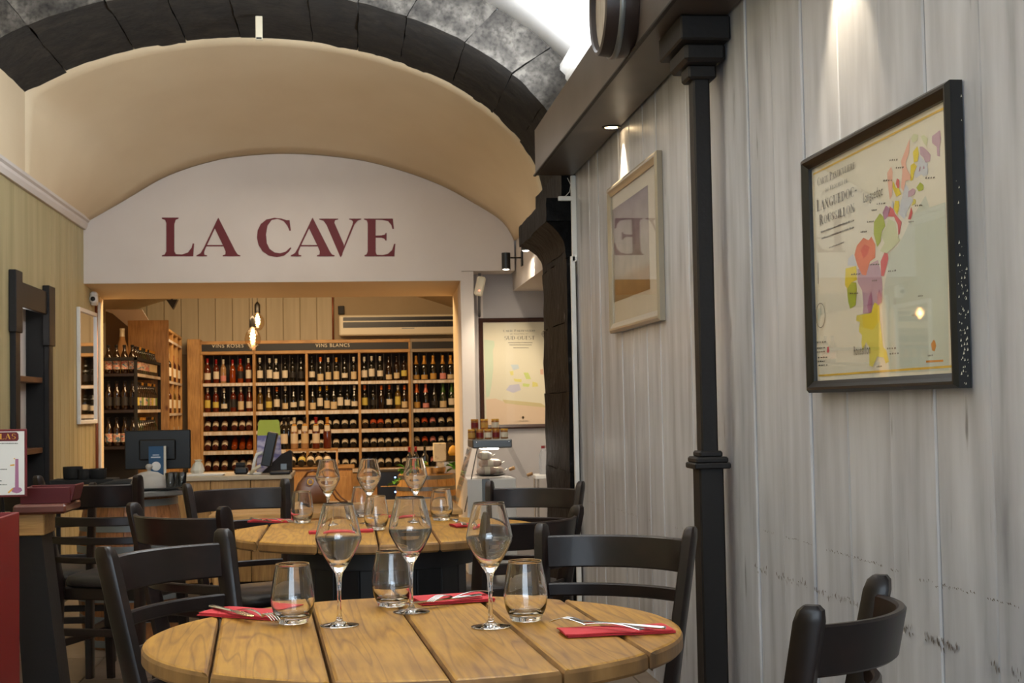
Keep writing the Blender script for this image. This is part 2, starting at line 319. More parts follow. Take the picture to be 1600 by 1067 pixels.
G = {
 'L': (.62, stem(.16)+[bar(.16, .6, 0), [(.52, 0), (.6, 0), (.6, .26)]]),
 'I': (.34, stem(.17)),
 'E': (.64, stem(.16)+[bar(.16, .58, 0), bar(.16, .56, 1-TN), bar(.16, .44, .5), [(.5, 0), (.58, 0), (.6, .24)], [(.48, 1), (.56, 1), (.57, .78)], [(.41, .4), (.44, .4), (.44, .64), (.41, .64)]]),
 'T': (.66, stem(.33, 1)+[bar(.04, .62, 1-TN), [(.04, 1), (.12, 1), (.04, .78)], [(.62, 1), (.54, 1), (.62, .78)]]),
 'A': (.8, [hthick((.12, 0), (.38, 1), TN), hthick((.66, 0), (.39, 1), TK), bar(.2, .58, .32), bar(.02, .22, 0), bar(.52, .8, 0)]),
 'V': (.78, [hthick((.38, 0), (.13, 1), TK), hthick((.4, 0), (.66, 1), TN), bar(0, .28, 1-TN), bar(.55, .77, 1-TN)]),
 'C': (.74, arc(.42, .5, .38, .51, 45, 315)+[[(.66, .7), (.69, .98), (.7, .66)]]),
 'G': (.8, arc(.42, .5, .38, .51, 45, 325)+[[(.66, .7), (.69, .98), (.7, .66)], hthick((.66, .05), (.66, .42), TK), bar(.54, .8, .4)]),
 'O': (.82, arc(.41, .5, .38, .51, 0, 360, n=24)),
 'Q': (.82, arc(.41, .5, .38, .51, 0, 360, n=24)+[thick_line((.45, .1), (.75, -.18), .06)]),
 'D': (.8, stem(.16)+arc(.3, .5, .46, .5, -90, 90)+[bar(.16, .32, 0), bar(.16, .32, 1-TN)]),
 'P': (.64, stem(.16)+arc(.3, .74, .3, .26, -90, 90, n=10)+[bar(.16, .32, .48), bar(.16, .32, 1-TN)]),
 'B': (.68, stem(.16)+arc(.3, .76, .26, .24, -90, 90, n=10)+arc(.3, .27, .32, .27, -90, 90, n=10)+[bar(.16, .32, 0), bar(.16, .32, 1-TN), bar(.16, .32, .5)]),
 'R': (.74, stem(.16)+arc(.3, .75, .28, .25, -90, 90, n=10)+[bar(.16, .32, .5), bar(.16, .32, 1-TN), hthick((.62, 0), (.4, .52), TK), bar(.52, .74, 0)]),
 'N': (.84, [hthick((.14, 0), (.14, 1), TN), hthick((.68, 0), (.14, 1), TK), hthick((.69, 0), (.69, 1), TN), bar(.03, .26, 0), bar(.02, .2, 1-TN), bar(.56, .82, 1-TN)]),
 'U': (.8, [hthick((.16, .3), (.16, 1), TK), hthick((.66, .3), (.66, 1), TN), bar(.03, .3, 1-TN), bar(.55, .78, 1-TN)]+arc(.375, .32, .285, .33, 180, 360, n=10)),
 'S': (.6, arc(.3, .74, .24, .27, 40, 270, .12)+arc(.3, .26, .26, .27, -140, 90, .12)+[[(.5, .75), (.52, .97), (.54, .72)], [(.06, .25), (.04, .03), (.02, .28)]]),
 'W': (1.1, [hthick((.32, 0), (.12, 1), TK), hthick((.34, 0), (.54, 1), TN), hthick((.74, 0), (.52, 1), TK), hthick((.76, 0), (.98, 1), TN), bar(0, .26, 1-TN), bar(.86, 1.1, 1-TN)]),
 '-': (.36, [bar(.05, .3, .36), bar(.05, .3, .4)]), ' ': (.34, []),
}
def serif(s, A, B, O, height, width=None, mb=None, mi=0, N=None, t=.0008):
    """lay a line of capitals from O along A, letter tops along B"""
    A, B, O = Vector(A).normalized(), Vector(B).normalized(), Vector(O); N = Vector(N) if N is not None else A.cross(B)
    small = [.78 if c.islower() else 1 for c in s]
    tot = sum(G[c.upper()][0]*k+.07 for c, k in zip(s, small))*height; kx = (width/tot) if width else 1; x = 0; mb = mb or MB()
    for c, k in zip(s, small):
        wd, polys = G[c.upper()]
        for p in polys:
            q = [O+A*((x+a*k)*height*kx)+B*(b_*k*height)+N*t for a, b_ in p]; mb.add(q, [tuple(range(len(q)))], mi)
        x += wd*k+.07
    return mb
def sans(s, A, B, O, height, name, mat, parent, width=None, t=.001):
    cu = bpy.data.curves.new('tmp', 'FONT'); cu.body = s; cu.size = 1; cu.space_character = 1.15; cu.resolution_u = 3
    ob = bpy.data.objects.new('tmp', cu); COL.objects.link(ob); bpy.context.view_layer.update()
    me = bpy.data.meshes.new_from_object(ob); bpy.data.objects.remove(ob)
    xs = [v.co.x for v in me.vertices]; wd = max(xs)-min(xs); k = height/.73; kx = width/wd if width else k
    A, B, O = Vector(A).normalized(), Vector(B).normalized(), Vector(O); N = A.cross(B)
    for v in me.vertices: v.co = O+A*((v.co.x-min(xs))*kx)+B*(v.co.y*k)+N*t
    me.materials.clear(); me.materials.append(MT[mat]); o = bpy.data.objects.new(name, me); COL.objects.link(o)
    if parent is not None: o.parent = parent
    return o
# ================================================================ STRUCTURE
XL, XR = -1.97, 1.28
YA0, YA1, YC, YL = 8.0, 9.1, 11.0, 11.85      # arch front/back, lettered wall, far side of its lintel
AX, AZ, AA, AB = -.598, 2.466, 1.84, 1.05     # arch ellipse
BZ0, BZ1, BX = 2.47, 2.73, 1.05               # beam
def up(mb_, name, mats, **k): return struct(mb_.build(name, mats, **k))
# floor with tiles
fl = up(MB().box(-4.2, 3.2, -3, 19.2, -.12, -.006), 'floor', 'black_matt')
tm = MB().rbox(-.298, .298, -.298, .298, -.02, 0, .003).mesh('tile', 'floor')
for i in range(12):
    for j in range(36):
        x = -3.9+i*.6; y = -2.7+j*.6
        if j > 24 or x < -2.0: 
            if j % 1 == 0 and (i*j) % 1 == 0 and y < 11: continue
        t = bpy.data.objects.new('tile', tm); COL.objects.link(t); t.parent = fl; t.location = (x, y, 0)
# right wall: backing + planks
MT['gap'] = flat('gap', rgb(70, 66, 64), .8)
wr = up(MB().box(XR+.03, XR+.2, -3, 8.05, -.01, 3.3), 'wall_right', 'gap')
jx = [1588, 1492, 1413, 1342, 1282, 1232, 1191]
ys = [-3+.29*i for i in range(20)]; ys = [y for y in ys if y < 2.4]
ys += [2.53] + [XR*F/(x-548) for x in jx]
while ys[-1] < 7.8: ys.append(ys[-1]+random.choice((.26, .285, .3)))
ys[-1] = 8.03
for a, b_ in zip(ys[:-1], ys[1:]):
    off = random.uniform(-.005, .005); mb = MB(); n = 14; g = random.choice((.0016, .003, .004)); top = BZ0+.0 if a > -3 else BZ0
    L_ = []; R_ = []
    for k in range(n+1):
        z = (BZ0+.05)*k/n; L_.append((a+g+random.uniform(-.002, .002), z)); R_.append((b_-g+random.uniform(-.002, .002), z))
    vs = []; fs = []
    for (ya, z), (yb, _) in zip(L_, R_):
        vs += [(XR+.03, ya, z), (XR+off+.004, ya, z), (XR+off, ya+.005, z), (XR+off, yb-.005, z), (XR+off+.004, yb, z), (XR+.03, yb, z)]
    for k in range(n):
        for q in range(5): fs.append((k*6+q, (k+1)*6+q, (k+1)*6+q+1, k*6+q+1))
    mb.add(vs, fs).build('plank', 'plank', wr)
# scuff marks left by chair backs: two ragged lines of worn paint
sc = MB()
for (pa_, pb_, n, h) in (((1195, 828), (1600, 950), 150, .0035), ((1180, 886), (1345, 946), 80, .010), ((1410, 978), (1600, 1058), 90, .012), ((918, 782), (1092, 836), 60, .006), ((1440, 905), (1520, 930), 16, .005)):
    (y0, z0), (y1, z1) = [(q_.y, q_.z) for q_ in (at(*pa_, X=XR), at(*pb_, X=XR))]
    for k in range(n):
        if noise.noise(Vector((k*.09, h*99, 0))) < -.12: continue
        t = (k+random.random()*.7)/n; y = y0+(y1-y0)*t; z = z0+(z1-z0)*t+random.gauss(0, h*.5); hh = random.uniform(.2, 1)*h; ww = random.uniform(.002, .011)
        sc.add([(XR-.0045, y, z-hh), (XR-.0045, y+ww*.6, z-hh*.5), (XR-.0045, y+ww, z+hh*.3), (XR-.0045, y+ww*.4, z+hh)], [(0, 1, 2, 3)])
MT['scuff'] = flat('scuff', rgb(96, 86, 78), .7)
sc.build('scuff_marks', 'scuff', wr)['kind'] = 'stuff'
# upper right wall above the beam
up(MB().box(XR, XR+.25, -3, YA0, BZ1-.02, 3.35), 'wall_right_upper', 'ceiling_white')
# left wall
NY0, NY1 = at(16, 440, X=XL).y, at(73, 450, X=XL).y; NZ1 = 1.98
wl = MB(); wl.box(XL-.3, XL, -3, NY0+.1, 0, 2.60); wl.box(XL-.3, XL, NY1-.1, YL, 0, 2.60); wl.box(XL-.3, XL, NY0+.1, NY1-.1, NZ1-.1, 2.60)
wl.box(XL-.3, XL, NY0+.1, NY1-.1, 0, .1)
wl = up(wl, 'wall_left', 'olive_wall')
up(MB().box(XL-.5, XL-.3, -3, YL, 0, 3.6), 'wall_left_backing', 'plaster_white')
up(MB().box(XL-.3, XL-.002, -3, YA1+.02, 2.60, 3.6), 'wall_left_upper', 'plaster_vault')
# vertical bead boards on the left wall
for k in range(28):
    y = 7.4+k*.155
    if NY0-.1 < y < NY1+.1 or y > YL-.06: continue
    MB().box(XL-.0005, XL+.0022, y-.072, y+.072, .12, 2.55).build('board', 'olive_wall', wl)
up(MB().rbox(XL-.01, XL+.015, 3, NY0-.02, 0, .12).rbox(XL-.01, XL+.015, NY1+.02, YL, 0, .12), 'baseboard_left', 'skirting')
# cornice
mb = MB(); sec = [(0, 0), (.02, 0), (.035, .03), (.035, .05), (.05, .06), (.05, .08), (0, .08)]
mb.sweep([((XL, y, 2.55), (1, 0, 0), (0, 0, 1), 1, 1) for y in (-2.9, YC)], sec); up(mb, 'trim_cornice', 'plaster_white')
# vault of alcove: loft arch back -> tympanum
def ell(t, a=AA, b_=AB): return (AX+a*math.cos(t), AZ+b_*math.sin(t))
A_ = [(XL, 2.60), (XL, 2.75)]
tl = PI-math.acos((AX-XL)/AA); N_ = 40
A_ += [ell(tl*(1-i/N_)) for i in range(N_+1)]+[(1.27, 2.3)]
tp = [(146, 354), (197, 312), (253, 278), (298, 261), (351, 247), (400, 242), (440, 240), (481, 241), (525, 245), (569, 251), (612, 262), (656, 276), (700, 294), (745, 320), (790, 347), (826, 376)]
TP = [at(x, y, Y=YC) for x, y in tp]; TP[0].x = XL; TPz = [(p.x, p.z) for p in TP]
TPz = [(XL, 2.59)]+TPz[1:-1]+[(1.27, TPz[-1][1])]
def resample(P, n):
    d = [0]
    for a, b_ in zip(P[:-1], P[1:]): d.append(d[-1]+math.dist(a, b_))
    out = []
    for i in range(n):
        s = d[-1]*i/(n-1); k = max(j for j in range(len(d)) if d[j] <= s+1e-9); k = min(k, len(P)-2); t = (s-d[k])/(d[k+1]-d[k]+1e-12)
        out.append((P[k][0]+(P[k+1][0]-P[k][0])*t, P[k][1]+(P[k+1][1]-P[k][1])*t))
    return out
def smooth(P, it=3):
    for _ in range(it): P = [P[0]]+[((a[0]+2*b_[0]+c[0])/4, (a[1]+2*b_[1]+c[1])/4) for a, b_, c in zip(P, P[1:], P[2:])]+[P[-1]]
    return P
n = 64; RA = resample(A_, n); RB = smooth(resample(TPz, n)); rows = 14; vs = []; fs = []
for j in range(rows+1):
    t = j/rows; Y = YA1-.02+(YC+.01-YA1+.02)*t; e = t
    bul = .05*math.sin(PI*t)
    for (xa, za), (xb, zb) in zip(RA, RB): vs.append((xa+(xb-xa)*e, Y, za+(zb-za)*e+bul*(1 if XL+.05 < xa else 0)))
for j in range(rows):
    for i in range(n-1): fs.append((j*n+i, j*n+i+1, (j+1)*n+i+1, (j+1)*n+i))
v_ = up(MB().add(vs, fs), 'ceiling_vault', 'plaster_vault', smooth=True)
sol = v_.modifiers.new('s', 'SOLIDIFY'); sol.thickness = .08; sol.offset = 1
# lettered wall (tympanum) with opening underneath
LZ = at(400, 441, Y=YC).z; OX1 = at(722, 500, Y=YC).x; LZ2 = at(780, 423, Y=YC).z; LZF = at(450, 465, Y=YL).z
poly = [(XL, LZ), (OX1, LZ), (OX1, LZ2), (1.27, LZ2), (1.27, RB[-1][1])] + [(x, z) for x, z in reversed(RB)][1:]
mb = MB(); mb.prism([(x, z) for x, z in poly], (1, 0, 0), (0, 0, 1), (0, YC, 0), (0, 1, 0), .3)
wb = up(mb, 'wall_back', 'plaster_white')
# lintel soffit (slopes slightly down to the far side) and jambs
mb = MB(); O = OX1-.0; xf = at(708, 500, Y=YL).x
vs = [(XL, YC, LZ), (O, YC, LZ), (O-.0, YL, LZF), (XL, YL, LZF), (XL, YC, LZ+.12), (O, YC+.31, LZ+.12), (O, YL, LZF+.9), (XL, YL, LZF+.9)]
mb.add([(XL, YC+.001, LZ), (O, YC+.001, LZ), (xf+.3, YL, LZF), (XL, YL, LZF), (XL, YC+.29, LZ+.3), (O, YC+.29, LZ+.3), (xf+.3, YL, 3.2), (XL, YL, 3.2)], [(0, 1, 2, 3), (3, 2, 6, 7), (4, 5, 1, 0), (7, 6, 5, 4)])
up(mb, 'trim_lintel', 'plaster_vault')
mb = MB(); zt = LZ+.001   # right jamb, splayed
mb.add([(OX1, YC+.001, 0), (xf, YL, 0), (xf+.6, YL, 0), (OX1+.03, YC+.3, 0), (OX1, YC+.001, zt), (xf, YL, zt), (xf+.6, YL, zt), (OX1+.03, YC+.3, zt)], [(0, 4, 5, 1), (1, 5, 6, 2), (2, 6, 7, 3), (3, 7, 4, 0), (4, 7, 6, 5)])
up(mb, 'trim_jamb', 'plaster_vault')
YG = YC+.3
up(MB().box(OX1+.03, 1.75, YG, YG+.2, 0, LZ2+.1), 'wall_back_recess', 'grey_wall')
pa = at(722, 600, Y=YC).x; pb = at(743, 600, Y=YC).x; pc = at(752, 600, Y=YC).x; pd = at(763, 600, Y=YC).x
mb = MB().rbox(pa, pb, YC+.002, YG+.02, 0, LZ2-.002, .004).rbox(pc, pd, YG-.0012, YG+.01, 0, LZ2-.002, .004); up(mb, 'trim_pilaster', 'plaster_white')
# bulkhead along the right of the alcove
bz = at(801, 455, Y=YG).z; bx = at(801, 455, Y=YG).x
up(MB().box(bx, 1.75, YA1, YG, bz, 2.9), 'wall_right_bulkhead', 'plaster_white')
up(MB().box(1.6, 1.75, YA1-.6, YG, 0, bz), 'wall_right_alcove', 'grey_wall')
# near vault (bright ceiling)
T_ = .27; vs = []; fs = []; n = 40
for Y in (-3, YA0+.02):
    for i in range(n+1):
        x, z = ell(PI*i/n, AA+T_, AB+T_); vs.append((x, Y, z))
for i in range(n): fs.append((i, i+1, n+2+i, n+1+i))
v_ = up(MB().add(vs, fs), 'ceiling', 'ceiling_white', smooth=True); sol = v_.modifiers.new('s', 'SOLIDIFY'); sol.thickness = .1; sol.offset = -1
mb = MB(); sec = [(0, 0), (-.03, .01), (-.05, .04), (-.05, .06), (-.08, .09), (-.08, .12), (0, .12)]
zc = 2.98
mb.sweep([((XR, y, zc), (1, 0, 0), (0, 0, 1), 1, 1) for y in (-2.9, YA0-.02)], sec); up(mb, 'trim_crown', 'ceiling_white')
mb = MB(); sec = [(0, 0), (.03, .01), (.05, .04), (.05, .06), (.08, .09), (.08, .12), (0, .12)]
# wall with shop window behind the camera
mb = MB(); mb.box(-2.3, -2.1, -3.1, -2.9, 0, 3.9); mb.box(.9, 1.5, -3.1, -2.9, 0, 3.9); mb.box(-2.1, .9, -3.1, -2.9, 2.7, 3.9); mb.box(-2.1, .9, -3.1, -2.9, 0, .5)
up(mb, 'wall_front', 'plaster_white')
wf = MB()
for x in (-2.1, -1.1, -.1, .84): wf.box(x, x+.06, -3.04, -2.96, .5, 2.7)
wf.box(-2.1, .9, -3.04, -2.96, .5, .56).box(-2.1, .9, -3.04, -2.96, 2.64, 2.7); wf = up(wf, 'window_1', 'iron'); MB().box(-2.1, .9, -3.005, -2.995, .55, 2.65).build('pane', 'pane', wf)
# ---- stone arch: voussoirs with recessed joints
def rough_block(fn, nu, nv, nw, amp, name, mats, parent, seed):
    """fn(u,v,w)->point; builds the 6 faces of a block with noise on the surface"""
    vid = {}; vs = []; fs = []; mi = []
    def V(i, j, k):
        key = (i, j, k)
        if key not in vid:
            u_, v_, w_ = i/nu, j/nv, k/nw; p = Vector(fn(u_, v_, w_)); q = p*5+Vector((seed*3.1, 0, 0)); nvec = noise.noise_vector(q)*amp+noise.noise_vector(q*3.7)*amp*.5
            vid[key] = len(vs); vs.append(p+nvec)
        return vid[key]
    for i in range(nu):
        for j in range(nv):
            fs.append((V(i, j, 0), V(i, j+1, 0), V(i+1, j+1, 0), V(i+1, j, 0))); fs.append((V(i, j, nw), V(i+1, j, nw), V(i+1, j+1, nw), V(i, j+1, nw)))
    for i in range(nu):
        for k in range(nw):
            fs.append((V(i, 0, k), V(i+1, 0, k), V(i+1, 0, k+1), V(i, 0, k+1))); fs.append((V(i, nv, k), V(i, nv, k+1), V(i+1, nv, k+1), V(i+1, nv, k)))
    for j in range(nv):
        for k in range(nw):
            fs.append((V(0, j, k), V(0, j, k+1), V(0, j+1, k+1), V(0, j+1, k))); fs.append((V(nu, j, k), V(nu, j+1, k), V(nu, j+1, k+1), V(nu, j, k+1)))
    mb = MB(); mb.add(vs, fs)
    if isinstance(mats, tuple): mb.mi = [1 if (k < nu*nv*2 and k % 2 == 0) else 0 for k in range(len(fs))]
    return mb.build(name, mats, parent, smooth=True, ang=38)
core = MB(); vs = []; fs = []; n = 48
for Y in (YA0+.03, YA1-.03):
    for rr in (.03, T_):
        for i in range(n+1): x, z = ell(PI*i/n, AA+rr, AB+rr); vs.append((x, Y, z))
m_ = n+1
for i in range(n): fs += [(i, i+1, m_+i+1, m_+i), (2*m_+i+1, 2*m_+i, 3*m_+i, 3*m_+i+1), (i+1, i, 2*m_+i, 2*m_+i+1), (m_+i, m_+i+1, 3*m_+i+1, 3*m_+i)]
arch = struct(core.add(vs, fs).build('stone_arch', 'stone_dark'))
angs = [0]; random.seed(3)
while angs[-1] < 180: angs.append(angs[-1]+random.uniform(9, 15))
angs[-1] = 180
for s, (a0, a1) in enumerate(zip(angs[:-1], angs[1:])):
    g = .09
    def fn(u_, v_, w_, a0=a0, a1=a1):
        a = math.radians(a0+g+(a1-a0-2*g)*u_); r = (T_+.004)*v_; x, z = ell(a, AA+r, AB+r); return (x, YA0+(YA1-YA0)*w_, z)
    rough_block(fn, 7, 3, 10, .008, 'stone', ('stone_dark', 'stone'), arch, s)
# plaster wall infill above arch (spandrel up to vault is met by the arch itself)
# ---- column with capital: blocks
pier = struct(MB().box(1.25, XR+.18, YA0+.08, YA1-.03, 0, 2.5).build('stone_column', 'stone_black'))
z = 0; s = 50
for h in (.42, .38, .45, .40, .36, .04):
    def fn(u_, v_, w_, z=z, h=h): return (1.225+.23*u_, YA0+.05+(YA1-YA0-.08)*v_, z+.0008+(h-.0016)*w_)
    rough_block(fn, 4, 12, 6, .009, 'stone', 'stone_black', pier, s); z += h; s += 1
capz = z
c0 = capz; c1 = 2.215; c2 = 2.345   # cavetto, abacus
def fn(u_, v_, w_):
    k = 1-math.cos(min(1, w_)*PI/2)*1.0; e = .115*(1-math.sqrt(max(0, 1-w_*w_))) if w_ < 1 else .115
    e = .115*w_**2.0
    x = 1.225-e+(.23+e)*u_; y = YA0+.05-e*.35+(YA1-YA0-.08+e*2.2)*v_; return (x, y, c0+(c1-c0)*w_)
rough_block(fn, 5, 12, 8, .006, 'capital', 'stone_black', pier, 77)
def fn(u_, v_, w_): return (1.108+.35*u_, YA0-.0+(1.34)*v_, c1+(c2-c1)*w_)
rough_block(fn, 5, 14, 4, .008, 'abacus', 'stone_black', pier, 78)
def fn(u_, v_, w_): return (1.2+.25*u_, YA0+.03+(YA1-YA0)*v_, c2+(AZ+.05-c2)*w_)
rough_block(fn, 4, 12, 3, .007, 'stone', 'stone_black', pier, 79)
# ---- beam along the right wall
mb = MB(); mb.rbox(BX, XR-.012, -2.9, YA0-.01, BZ0, BZ1, .004); bm = up(mb, 'trim_beam', 'beam')
MB().rbox(BX-.012, BX+.004, -2.9, YA0-.01, BZ0-.006, BZ0+.004, .002).build('bead', 'iron', bm)
# ---- iron post with ring and capital
p0 = at(1111, 560, X=1.20); px_, py_ = 1.205, 1.205*F/(1112-548)
post = empty('iron_post', (px_, py_, 0), 0, 'tall dark iron post with a ring moulding against the plank wall', 'post')
MB().rbox(-.042, .042, -.05, .05, 0, .98, .006).build('lower_shaft', 'iron', post)
MB().rbox(-.029, .029, -.036, .036, 1.0, 2.30, .006).build('upper_shaft', 'iron', post)
MB().rbox(-.062, .062, -.07, .07, .955, .975, .004).rbox(-.056, .056, -.064, .064, .973, .995, .006).rbox(-.04, .04, -.05, .05, .993, 1.015, .006).build('ring', 'iron', post)
MB().rbox(-.05, .05, -.055, .055, 2.28, 2.33, .008).rbox(-.075, .066, -.12, .12, 2.325, 2.39, .012).rbox(-.10, .07, -.17, .17, 2.385, BZ0-.001, .006).build('capital', 'iron', post)
# ---- white conduit beside column
cd = empty('white_conduit', (XR-.02, YA0-.02, 0), 0, 'white cable conduit running down the edge of the plank wall', 'conduit')
ztop = at(910, 278, Y=YA0-.02).z; zj = at(910, 400, Y=YA0-.02).z; zb = at(893, 311, Y=YA0-.02).z
MB().rbox(-.012, .016, -.012, .012, zj-.03, BZ0-.002, .002).build('upper_trunking', 'white', cd); MB().rbox(-.022, .004, -.012, .012, 0, zj-.001, .002).build('lower_trunking', 'white', cd)
MB().rbox(-.085, -.011, -.012, .012, zb-.01, zb+.015, .002).build('junction_box', 'white', cd)
MB().tube([(-.045, -.002, zb+.014), (-.02, -.004, zb+.04), (-.012, -.004, zb+.08), (-.03, 0, zb+.12)], .0015, 5).build('wire', 'white', cd)
# ================================================================ CAVE ROOM beyond the opening
CY1 = 18.75; CXL, CXR = -3.3, 1.9
mb = MB().box(CXL-.2, CXR+.2, CY1, CY1+.2, 0, 3.2); wc = up(mb, 'wall_cave', 'cave_wall')
MT['cave_panel'] = noisy('cave_panel', [(.3, rgb(168, 156, 130)), (.7, rgb(182, 170, 144))], scale=(6, 1, .4), ns=3, rough=.6, bump=.1)
x = at(272, 500, Y=CY1).x-1.2
while x < at(527, 500, Y=CY1).x-.1:
    MB().rbox(x+.003, x+.212, CY1-.02, CY1+.001, 1.9, 2.95, .004).build('panel', 'cave_panel', wc); x += .215
up(MB().box(CXL-.2, CXL, YL, CY1, 0, 3.2), 'wall_cave_left', 'plaster_vault'); up(MB().box(CXR, CXR+.2, YG, CY1, 0, 3.2), 'wall_cave_right', 'plaster_vault')
up(MB().box(CXL, XL+.001, YL-.15, YL, 0, 3.2), 'wall_cave_front', 'plaster_vault')
vs = []; fs = []; n = 24
for Y in (YL-.02, CY1+.02):
    for i in range(n+1):
        t = i/n; x = CXL+(CXR-CXL)*t; vs.append((x, Y, 2.32+.62*math.sin(PI*t)**.8))
for i in range(n): fs.append((i, n+1+i, n+2+i, i+1))
v_ = up(MB().add(vs, fs), 'ceiling_cave', 'plaster_vault', smooth=True); sol = v_.modifiers.new('s', 'SOLIDIFY'); sol.thickness = .1; sol.offset = 1
# ================================================================ PICTURES ON THE RIGHT WALL
def wall_pt(px, py, X): p = at(px, py, X=X); return p
# big framed map
XF = XR-.028
c = [at(1257, 245, X=XF), at(1490, 128, X=XF), at(1497, 606, X=XF), at(1264, 612, X=XF)]
fy0, fy1 = (c[1].y+c[2].y)/2, (c[0].y+c[3].y)/2; fz0, fz1 = (c[2].z+c[3].z)/2-.002, (c[0].z+c[1].z)/2
mp = empty('framed_map', (XR-.001, (fy0+fy1)/2, fz0), 0, 'large black framed coloured wine region map hanging on the plank wall', 'picture')
def frame(parent, y0, y1, z0, z1, xb, w_, d, mat, name='frame', inner=.5):
    """four mitred sides, face toward -X; coordinates local to parent"""
    mb = MB(); loc = parent.location
    prof = [(0, 0), (-d*.75, 0), (-d, .25*w_), (-d, .45*w_), (-d*.8, .7*w_), (-d*.6, w_), (0, w_)]
    cs = [(y0, z0, 1, 1), (y1, z0, -1, 1), (y1, z1, -1, -1), (y0, z1, 1, -1)]
    for i in range(4):
        a, b_ = cs[i], cs[(i+1) % 4]; vs = []
        for (y, z, dy, dz) in (a, b_):
            for px, pw in prof: vs.append((xb+px-loc.x, y+dy*pw-loc.y, z+dz*pw-loc.z))
        n = len(prof); mb.add(vs, [(k, k+1, n+k+1, n+k) for k in range(n-1)])
    return mb.build(name, mat, parent)
frame(mp, fy0, fy1, fz0, fz1, XR-.004, .032, .036, 'frame_black' if 'frame_black' in MT else 'black')
def loc_box(parent, x0, x1, y0, y1, z0, z1, name, mat):
    l = parent.location; return MB().box(x0-l.x, x1-l.x, y0-l.y, y1-l.y, z0-l.z, z1-l.z).build(name, mat, parent)
loc_box(mp, XR-.016, XR-.006, fy0+.02, fy1-.02, fz0+.02, fz1-.02, 'sheet', 'map_paper' if 'map_paper' in MT else 'paper')
XM = XR-.0165
l = mp.location
def polypx(mb, pts, mi, X=XM, off=0, par=mp, ox=0, oy=0, k=1.0):
    q = [at(ox+a/k, oy+b_/k, X=X) for a, b_ in pts]; q = [Vector((X-off, p.y, p.z))-par.location for p in q]
    mb.add(q, [tuple(range(len(q)))], mi)
cols = ['sea', 'salmon', 'yellow', 'lilac', 'lime', 'orange', 'rose', 'paleblue', 'yolk', 'palegreen', 'plum', 'redorange', 'ochre', 'ink', 'seam']
RGBS = dict(sea=(200, 208, 196), salmon=(232, 178, 158), yellow=(226, 206, 50), lilac=(190, 158, 176), lime=(166, 182, 52), orange=(228, 122, 84), rose=(212, 86, 92), paleblue=(200, 208, 218),
            yolk=(222, 212, 96), palegreen=(206, 212, 172), plum=(166, 108, 142), redorange=(220, 82, 60), ochre=(206, 132, 40), ink=(92, 92, 84), seam=(226, 186, 70))
for k_, v_ in RGBS.items(): MT['m_'+k_] = flat('map_'+k_, rgb(*v_), .55)
ci = {c_: i for i, c_ in enumerate(cols)}
mb = MB(); A1 = (1240, 190, 4.85); B1 = (1240, 400, 4.85)
def P1(pts, c_, off=.0004): polypx(mb, pts, ci[c_], ox=A1[0], oy=A1[1], k=4.85, off=off)
def P2(pts, c_, off=.0004): polypx(mb, pts, ci[c_], ox=B1[0], oy=B1[1], k=4.85, off=off)
P1([(1150, 610), (1030, 650), (1000, 560), (940, 660), (880, 760), (830, 870), (790, 940), (720, 1000), (715, 1120), (690, 1230), (670, 1400), (680, 1600), (700, 1750), (735, 1905), (1178, 1885), (1165, 1000)], 'sea', .0001)
P1([(880, 130), (850, 210), (815, 300), (825, 380), (815, 500), (835, 530), (850, 450), (885, 440), (895, 420), (860, 360), (850, 310), (875, 240), (880, 180)], 'salmon')
P1([(740, 340), (710, 390), (715, 460), (722, 530), (730, 590), (748, 560), (750, 430), (752, 380)], 'salmon')
P1([(910, 90), (890, 130), (905, 160), (940, 140), (945, 100)], 'palegreen'); P1([(965, 110), (985, 160), (1010, 190), (1020, 130), (990, 100)], 'palegreen')
P1([(940, 185), (905, 230), (912, 310), (940, 300), (950, 240)], 'yellow'); P1([(915, 312), (888, 330), (885, 450), (905, 440), (915, 380), (935, 340)], 'yellow')
P1([(955, 190), (960, 250), (985, 270), (1000, 310), (1035, 300), (1040, 250), (1010, 215), (980, 190)], 'lilac')
P1([(1110, 65), (1050, 110), (1050, 160), (1085, 190), (1090, 260), (1110, 265), (1105, 200), (1118, 130)], 'lilac')
P1([(955, 250), (940, 330), (915, 400), (925, 430), (970, 400), (990, 420), (1020, 320), (985, 290)], 'paleblue', .0003); P1([(995, 340), (982, 380), (1000, 415), (1020, 400), (1018, 350)], 'paleblue', .0006)
P1([(960, 340), (950, 380), (960, 375), (965, 345)], 'plum', .0007); P1([(990, 330), (983, 360), (995, 355)], 'plum', .0007)
P1([(785, 430), (775, 470), (790, 505), (803, 500), (803, 440)], 'rose', .0007); P1([(755, 450), (750, 500), (780, 570), (815, 550), (800, 505), (775, 500)], 'yellow')
P1([(850, 470), (830, 540), (815, 600), (800, 700), (840, 740), (880, 640), (910, 600), (890, 570), (870, 500)], 'paleblue'); P1([(905, 505), (870, 530), (870, 575), (920, 550), (925, 515)], 'lilac', .0006)
P1([(960, 460), (930, 500), (950, 530), (985, 515), (985, 480)], 'lime'); P1([(910, 585), (895, 640), (925, 620), (928, 590)], 'yolk'); P1([(893, 645), (868, 740), (888, 742), (903, 690)], 'rose')
P1([(770, 600), (760, 660), (785, 710), (800, 650), (800, 600)], 'yellow'); P1([(748, 600), (740, 650), (757, 660), (760, 610)], 'paleblue', .0006)
P1([(730, 640), (715, 720), (760, 720), (790, 780), (795, 860), (805, 850), (820, 760), (770, 700), (755, 660)], 'rose'); P1([(700, 635), (675, 690), (690, 745), (715, 720), (735, 660)], 'plum')
